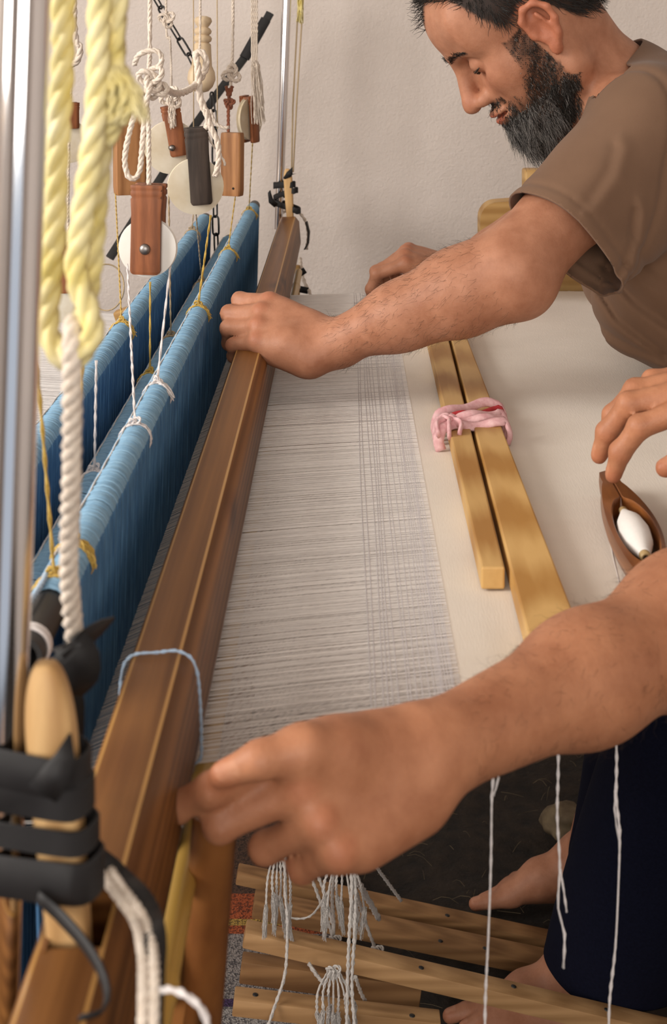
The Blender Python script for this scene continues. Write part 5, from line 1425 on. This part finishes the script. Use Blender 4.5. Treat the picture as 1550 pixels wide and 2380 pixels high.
gi, gq = pick(bm_ * np.where(q[:, 2] < -.058, 2.2, drm), 13000, 1.0)
nl = BN[gi] @ HR
chin = np.clip((gq[:, 0] - .035) / .045, 0, 1) * np.clip((-.052 - gq[:, 2]) / .025, 0, 1)
mou = ((gq[:, 2] > -.042) & (gq[:, 0] > .078)).astype(float)
fl = np.stack([.10 + .35 * chin + .1 * mou, np.sign(gq[:, 1]) * .5 * mou - gq[:, 1] * 9 * chin, -1.0 + 0 * chin], -1) + rs.normal(0, .22, (len(gq), 3))
# grow in drifts, not evenly
dr = .6 + .4 * np.sin(gq @ A((150, 180, 90)) + np.sin(gq @ A((60, -210, 130))) * 2)
fl = fl - nl * (fl * nl).sum(1, keepdims=True) * .8; dl = fl + nl * rs.uniform(.25, .7, (len(gq), 1)) * (1 - .3 * mou[:, None])
low = np.clip((-.03 - gq[:, 2]) / .05, 0, 1) * np.clip((gq[:, 0] + .01) / .04, 0, 1)
Lb = (.0045 + .007 * low + .024 * chin - .000 * mou) * rs.uniform(.6, 1.15, len(gq)) * dr
grey = np.clip(1.5 * chin * (gq[:, 0] > .055) + .10, 0, .9) * .68
isg = rs.random(len(gq)) < grey
tint = np.where(isg[:, None], A((.27, .25, .235))[None] * rs.uniform(.5, 1.3, (len(gq), 1)), A((.016, .012, .009))[None] * rs.uniform(.5, 1.9, (len(gq), 1)))
droop = toW(np.stack([.15 - .2 * chin, -gq[:, 1] * 4, -.15 + 0 * chin], -1))
V1, F1, c1 = strands(BV[gi], toW(dl), Lb, 6, .00034, droop=droop, curl=.0012, tint=tint, seed=2)
me = np_mesh('beard', V1, F1); set_tint(me, c1); o = link_mesh('beard', me, M['hair'], man); tag(o, 'full dark beard greying at the chin', kind='stuff')
# brows and lashes
ay_ = np.abs(q[:, 1]); tb = np.clip((ay_ - .011) / .040, 0, 1); zb__ = .0375 + .0035 * np.sin(tb * 2.6)
bmk = np.clip(1 - np.abs(q[:, 2] - zb__) / (.0048 - .002 * tb), 0, 1) * (ay_ > .010) * (ay_ < .053) * (q[:, 0] > .055)
gi, gq = pick(bmk, 420); tb = np.clip((np.abs(gq[:, 1]) - .011) / .040, 0, 1); sg_ = np.sign(gq[:, 1])
d = np.stack([-.2 - .4 * tb, sg_ * (.7 + .2 * tb), .45 - .8 * tb], -1) + rs.normal(0, .2, (len(gq), 3)) + (BN[gi] @ HR) * .35
V1, F1, c1 = strands(BV[gi], toW(d), rs.uniform(.005, .009, len(gq)), 4, .00030, tint=A((.016, .012, .010))[None] * rs.uniform(.6, 1.6, (len(gq), 1)), seed=3)
me = np_mesh('eyebrows', V1, F1); set_tint(me, c1); link_mesh('eyebrows', me, M['hair'], man)['kind'] = 'stuff'
for s in (-1, 1):
    pts = []
    for y in np.linspace(-.0135, .0135, 12):
        z = -.0052 + .0025 * (y / .0135) ** 2; k = max(0, 1 - (y / .0165) ** 2 - (z / .0125) ** 2); pts.append(HL(.0785 + .0155 * math.sqrt(k) + .0006, s * (.0325 + y), .0160 + z))
    m = MB(); m.tube(pts, [.0004, .0010, .0014, .0017, .0019, .0020, .0020, .0019, .0017, .0014, .0010, .0004], 6); m.build('eyelashes', M['iris'], man)
    m = MB(); m.lathe(HL(.0912, s * .0325, .0090), HR[:, 0] - .4 * HR[:, 2], [(-.002, .0005), (-.001, .0038), (.0012, .0034), (.0022, .0005)], 14); m.build('eye', M['iris'], man)
# arm hair
def arm_hair(BV, BN, a, b, r, n, parent, seed, lean, hr=.00010):
    a, b = A(a), A(b); ab = b - a; t = (BV - a) @ ab / (ab @ ab); d = np.linalg.norm(BV - a - t[:, None] * ab, axis=1)
    idx = np.where((t > .05) & (t < .97) & (d < r))[0]; rs_ = np.random.default_rng(seed); i = rs_.choice(idx, n)
    nl = BN[i]; fl = unit(ab)[None] * .8 + A(lean)[None] + rs_.normal(0, .35, (n, 3)); fl = fl - nl * (fl * nl).sum(1, keepdims=True)
    V1, F1, c1 = strands(BV[i], fl + nl * rs_.uniform(.12, .5, (n, 1)), rs_.uniform(.006, .014, n), 5, hr, curl=.002, tint=A((.045, .022, .010))[None] * rs_.uniform(.5, 1.6, (n, 1)), seed=seed)
    me = np_mesh('arm_hair', V1, F1); set_tint(me, c1); o = link_mesh('arm_hair', me, M['hair'], parent); o['kind'] = 'stuff'
arm_hair(BV, BN, elL, wrL, .06, 900, man, 5, (0, 0, -.3))

# ---- shirt
Sh = Body()
ax = unit((.92, 0, .39)); az = unit((-.39, 0, .92)); RR = np.stack([ax, A((0, 1, 0)), az])
Sh.el(Q(.402, 1.895, -.205), (.122, .185, .165), RR, .03)
Sh.rc(Q(.345, 1.80, -.20), Q(.372, 1.815, -.318), .058, .064, .05); Sh.rc(Q(.350, 1.92, -.22), Q(.375, 1.96, -.318), .062, .066, .05); Sh.rc(Q(.372, 1.815, -.318), Q(.425, 1.80, -.345), .064, .060, .05)
Sh.el(Q(.545, 1.92, -.42), (.118, .175, .17), None, .04)
Sh.rc(Q(.352, 1.765, -.112), Q(.375, 2.04, -.115), .070, .066, .03)
Sh.rc(nb_ + Vector((.012, 0, .002)), Q(.36, 1.82, -.10), .070, .07, .03); Sh.rc(nb_ + Vector((.012, 0, 0)), Q(.375, 1.99, -.105), .070, .068, .03)
Sh.rc(Q(.345, 1.750, -.116), P(1232, 602, 1.628), .069, .0585, .03)
Sh.rc(Q(.372, 1.75, -.175), P(1300, 640, 1.64), .050, .046, .03)
Sh.rc(Q(.380, 2.04, -.12), Q(.335, 2.155, -.20), .068, .06, .03)
# folds across the belly
def folds(X):
    x, y, z = X[..., 0], X[..., 1], X[..., 2]
    s = .0022 * np.sin((x * .8 + z * .55 + y * .35) * 85 + 1.7 * np.sin(z * 19 + y * 11)) * np.clip((EYE - .16 - z) / .12, 0, 1)
    nq = .59 * x + .8 * z + .25 * y; lowm = np.clip((EYE - .235 - z) / .08, 0, 1)
    s = s + lowm * .0055 * (np.abs(np.sin(nq * 62 + .8 * np.sin(x * 16))) ** .6 - .5)
    for pl, am, wd in FOLDS:
        best = np.full(x.shape, 9., np.float32); off = np.zeros_like(best)
        for (ax_, az_), (bx_, bz_) in zip(pl[:-1], pl[1:]):
            ex, ez = bx_ - ax_, bz_ - az_; t = np.clip(((x - ax_) * ex + (z - az_) * ez) / (ex * ex + ez * ez), 0, 1)
            px_, pz_ = x - ax_ - t * ex, z - az_ - t * ez; dd = np.hypot(px_, pz_); sd = np.sign(px_ * ez - pz_ * ex); m2 = dd < best; best = np.where(m2, dd, best); off = np.where(m2, dd * sd, off)
        fade = np.clip((1.86 - y) / .06, 0, 1); s = s + fade * am * (1.1 * np.exp(-((off - wd * 1.4) / (wd * 1.3)) ** 2) - 1.2 * np.exp(-(off / (wd * .8)) ** 2))
    for co, no, wd in GROOVES:
        dd = (X - co.astype(np.float32)) @ no.astype(np.float32); s = s - .0030 * np.exp(-(dd / wd) ** 2) * (y < 1.80)
    s = s + .0016 * np.sin((x - z * .6) * 60 + 3 * np.sin(y * 14)) + .001 * np.sin(z * 70 + x * 40)
    return s
hemc, hemn = A(P(1297, 552, 1.655)), unit((-.64, -.42, -.64))
sa, sb_, sc_ = A(P(1335, 300, 1.76)), A(P(1462, 420, 1.69)), A(P(1405, 620, 1.67))
def _pl(*pp): return [(P(u, v, 1.73).x, P(u, v, 1.73).z) for u, v in pp]
FOLDS = [(_pl((1352, 690), (1395, 770), (1450, 808), (1580, 860)), .0042, .006), (_pl((1400, 665), (1450, 755), (1560, 838)), .0050, .006), (_pl((1425, 640), (1490, 715), (1600, 790)), .0045, .006), (_pl((1455, 560), (1500, 640), (1600, 700)), .003, .008), (_pl((1330, 440), (1380, 380), (1400, 330)), .0022, .007), (_pl((1400, 600), (1432, 540), (1440, 470)), .003, .006)]
GROOVES = [(sb_, unit(np.cross(sb_ - sa, sc_ - sa)), .0035), (hemc - hemn * .016, hemn, .0025)]
garment(Sh, 'shirt', .0032, M['shirt'], man, [
    (hemc, hemn, lambda c: c.y < 1.76 and c.x < .335 and (A(c) - hemc) @ hemn > -.06 and c.z < EYE - .10 and (c.y - 1.80) + (c.x - .28) * .6 < 0),
    (Q(.335, 2.155, -.20), unit((-.35, .8, -.6)), lambda c: c.y > 2.08),
    (A(P(1420, 158, 1.85)), unit((-.63, 0, .77)), lambda c: (c - nb_).length < .15),
], folds)
# seam and hem stitching of the sleeve
def ring_on(BVs, c, n, r, off): pass
# ---- trousers
Tr = Body()
Tr.rc(Q(.60, 1.90, -.52), Q(.60, 2.0, -.52), .135, .13, .03)
for hp, kn, an, rr in ((hipL, knL, anL, (.105, .090, .094)), (hipR, knR, anR, (.10, .082, .070))):
    hm2 = an + Vector((.035, 0, -.05)); Tr.rc(hp, kn, rr[0], rr[1], .03); Tr.rc(kn, hm2, rr[1], rr[2], .03)
def tf(X): return .003 * np.sin(X[..., 0] * 40 + 2 * np.sin(X[..., 2] * 9)) + .002 * np.sin(X[..., 1] * 50 + X[..., 2] * 14)
garment(Tr, 'trousers', .006, M['navy'], man, [(Q(0, 0, -1.252), (-.06, 0, -1), lambda c: c.z < EYE - 1.1), (Q(0, 0, -.44), (0, 0, 1), lambda c: c.z > EYE - .6)], tf)

# ------------------------------------------------------------------ the near weaver, mostly outside the picture
wv = empty('person', (.72, 1.12, 0), 'second weaver at the right edge seen only by forearm and hands working the shuttle', 'person')
B = Body()
hc2, HR2 = head_frame(Q(.50, 1.14, .10), 0, 25, 0); HL2 = head(B, hc2, HR2)
nb2 = Q(.575, 1.15, -.02); B.rc(HL2(-.022, 0, -.02), nb2, .054, .062, .03)
ch2, pe2 = Q(.64, 1.15, -.16), Q(.74, 1.15, -.50)
B.rc(nb2, ch2, .062, .10, .04); B.rc(ch2, pe2, .10, .11, .04)
shN, elN, wrN = Q(.575, 1.00, -.09), P(1800, 1368, 1.03), P(985, 1757, .800)
shM, elM, wrM = Q(.60, 1.31, -.09), Q(.58, 1.36, -.33), P(1858, 905, 1.270)
B.rc(nb2, shN, .05, .05, .04); B.rc(nb2, shM, .05, .05, .04)
arm(B, shN, elN, wrN, (.050, .048), .043, .0415, .0218)
arm(B, shM, elM, wrM, (.050, .046), .040, .041, .026)
fN = A(P(680, 1882, .754)) - A(wrN)
sN = unit((-.05, .62, .78)); nN = np.cross(sN, unit(fN))
hand(B, wrN, fN, nN, 1, {'index': (22, 45, 35), 'middle': (42, 68, 40), 'ring': (74, 84, 50), 'pinky': (84, 84, 50)}, {'index': -2},
     [P(870, 1752, .785), P(712, 1738, .756), P(604, 1766, .748), P(516, 1800, .748)], .84)
fM = (-.98, .06, -.02)
hand(B, wrM, fM, (-.05, -.25, .96), -1, {'index': (22, 34, 18), 'middle': (14, 42, 16), 'ring': (12, 40, 20), 'pinky': (10, 40, 20)}, {'index': 3},
     [P(1760, 990, 1.22), P(1660, 1040, 1.20), P(1590, 1072, 1.20), P(1545, 1088, 1.20)], 1.0)
hipA, knA, anA = Q(.74, 1.06, -.54), Q(.56, 1.02, -.90), Q(.48, 1.06, -1.28)
hipB, knB, anB = Q(.74, 1.24, -.54), Q(.57, 1.28, -.90), Q(.50, 1.32, -1.28)
for hp, kn, an in ((hipA, knA, anA), (hipB, knB, anB)):
    B.rc(pe2, hp, .10, .085, .03); B.rc(hp, kn, .08, .058, .03); B.rc(kn, an, .054, .036, .03)
    foot(B, an, (-1, 0), .004, -1 if hp is hipA else 1)
def hair2(V, col):
    p = (V - hc2.astype(np.float32)) @ HR2.astype(np.float32); near = np.linalg.norm(p, axis=1) < .165
    hm = hair_mask(p[near])[:, None]; col[near] = col[near] * (1 - .93 * hm); return col
body2, WV, WF = build_body(B, 'body', .0024, M['skin2'], wv, hair2); WN = vnormals(WV, WF)
arm_hair(WV, WN, elN, wrN, .06, 1000, wv, 6, (0, 0, -.2), .00007)
p = (WV - hc2) @ HR2; near = np.where(np.linalg.norm(p, axis=1) < .19)[0]; q = p[near]; gi, gq = pick(hair_mask(q), 4000)
nl = WN[gi] @ HR2; fl = np.stack([np.full(len(gq), -.3), 0 * gq[:, 0], np.where(gq[:, 2] < .08, -.9, .1)], -1) + rs.normal(0, .25, (len(gq), 3))
V1, F1, c1 = strands(WV[gi], (fl + nl * .6) @ HR2.T, rs.uniform(.008, .016, len(gq)), 4, .0005, tint=A((.014, .010, .008))[None] * rs.uniform(.6, 1.8, (len(gq), 1)), seed=7)
me = np_mesh('hair', V1, F1); set_tint(me, c1); link_mesh('hair', me, M['hair'], wv)['kind'] = 'stuff'
Sh = Body(); Sh.el(Q(.645, 1.15, -.19), (.13, .19, .20), None, .03); Sh.el(Q(.73, 1.15, -.42), (.125, .18, .18), None, .04)
Sh.rc(Q(.595, 1.01, -.09), Q(.61, 1.30, -.09), .068, .068, .03); Sh.rc(nb2 + Vector((.012, 0, 0)), Q(.60, 1.05, -.08), .070, .066, .03); Sh.rc(nb2 + Vector((.012, 0, 0)), Q(.61, 1.25, -.08), .07, .066, .03)
Sh.rc(shN, shN + (elN - shN) * .62, .066, .062, .03); Sh.rc(shM, shM + (elM - shM) * .7, .066, .062, .03)
uN, uM = unit(A(elN) - A(shN)), unit(A(elM) - A(shM))
hN, hM_ = A(shN) + uN * .15, A(shM) + uM * .15
garment(Sh, 'shirt', .005, M['shirt2'], wv, [(hN, uN, lambda c: (A(c) - hN) @ uN > -.04 and c.x < .55 and c.y < 1.08), (hM_, uM, lambda c: (A(c) - hM_) @ uM > -.03 and c.y > 1.27 and c.x < .70 and (A(c) - hM_) @ (A(c) - hM_) < .02),
    (A(nb2) + A((-.004, 0, .006)), unit((-.55, 0, .8)), lambda c: (c - nb2).length < .12)], None)
Tr = Body(); Tr.rc(Q(.74, 1.08, -.53), Q(.74, 1.22, -.53), .135, .135, .03)
for hp, kn, an in ((hipA, knA, anA), (hipB, knB, anB)): Tr.rc(hp, kn, .105, .085, .03); Tr.rc(kn, an + Vector((.02, 0, -.05)), .085, .08, .03)
garment(Tr, 'trousers', .006, M['trouser2'], wv, [(Q(0, 0, -1.25), (0, 0, -1), lambda c: c.z < EYE - 1.1), (Q(0, 0, -.44), (0, 0, 1), lambda c: c.z > EYE - .6)], tf)

# bench the weavers sit on
bn = empty('bench', (.80, 1.6, 0), 'plain wooden bench the two weavers sit on', 'bench')
m = MB(); m.box((.64, .80, EYE - .672), (.98, 2.30, EYE - .635), .004); m.build('seat', M['frame'], bn)
for x in (.66, .92):
    for y in (.84, 2.22): m = MB(); m.box((x, y, 0), (x + .04, y + .04, EYE - .672), .003); m.build('leg', M['frame'], bn)
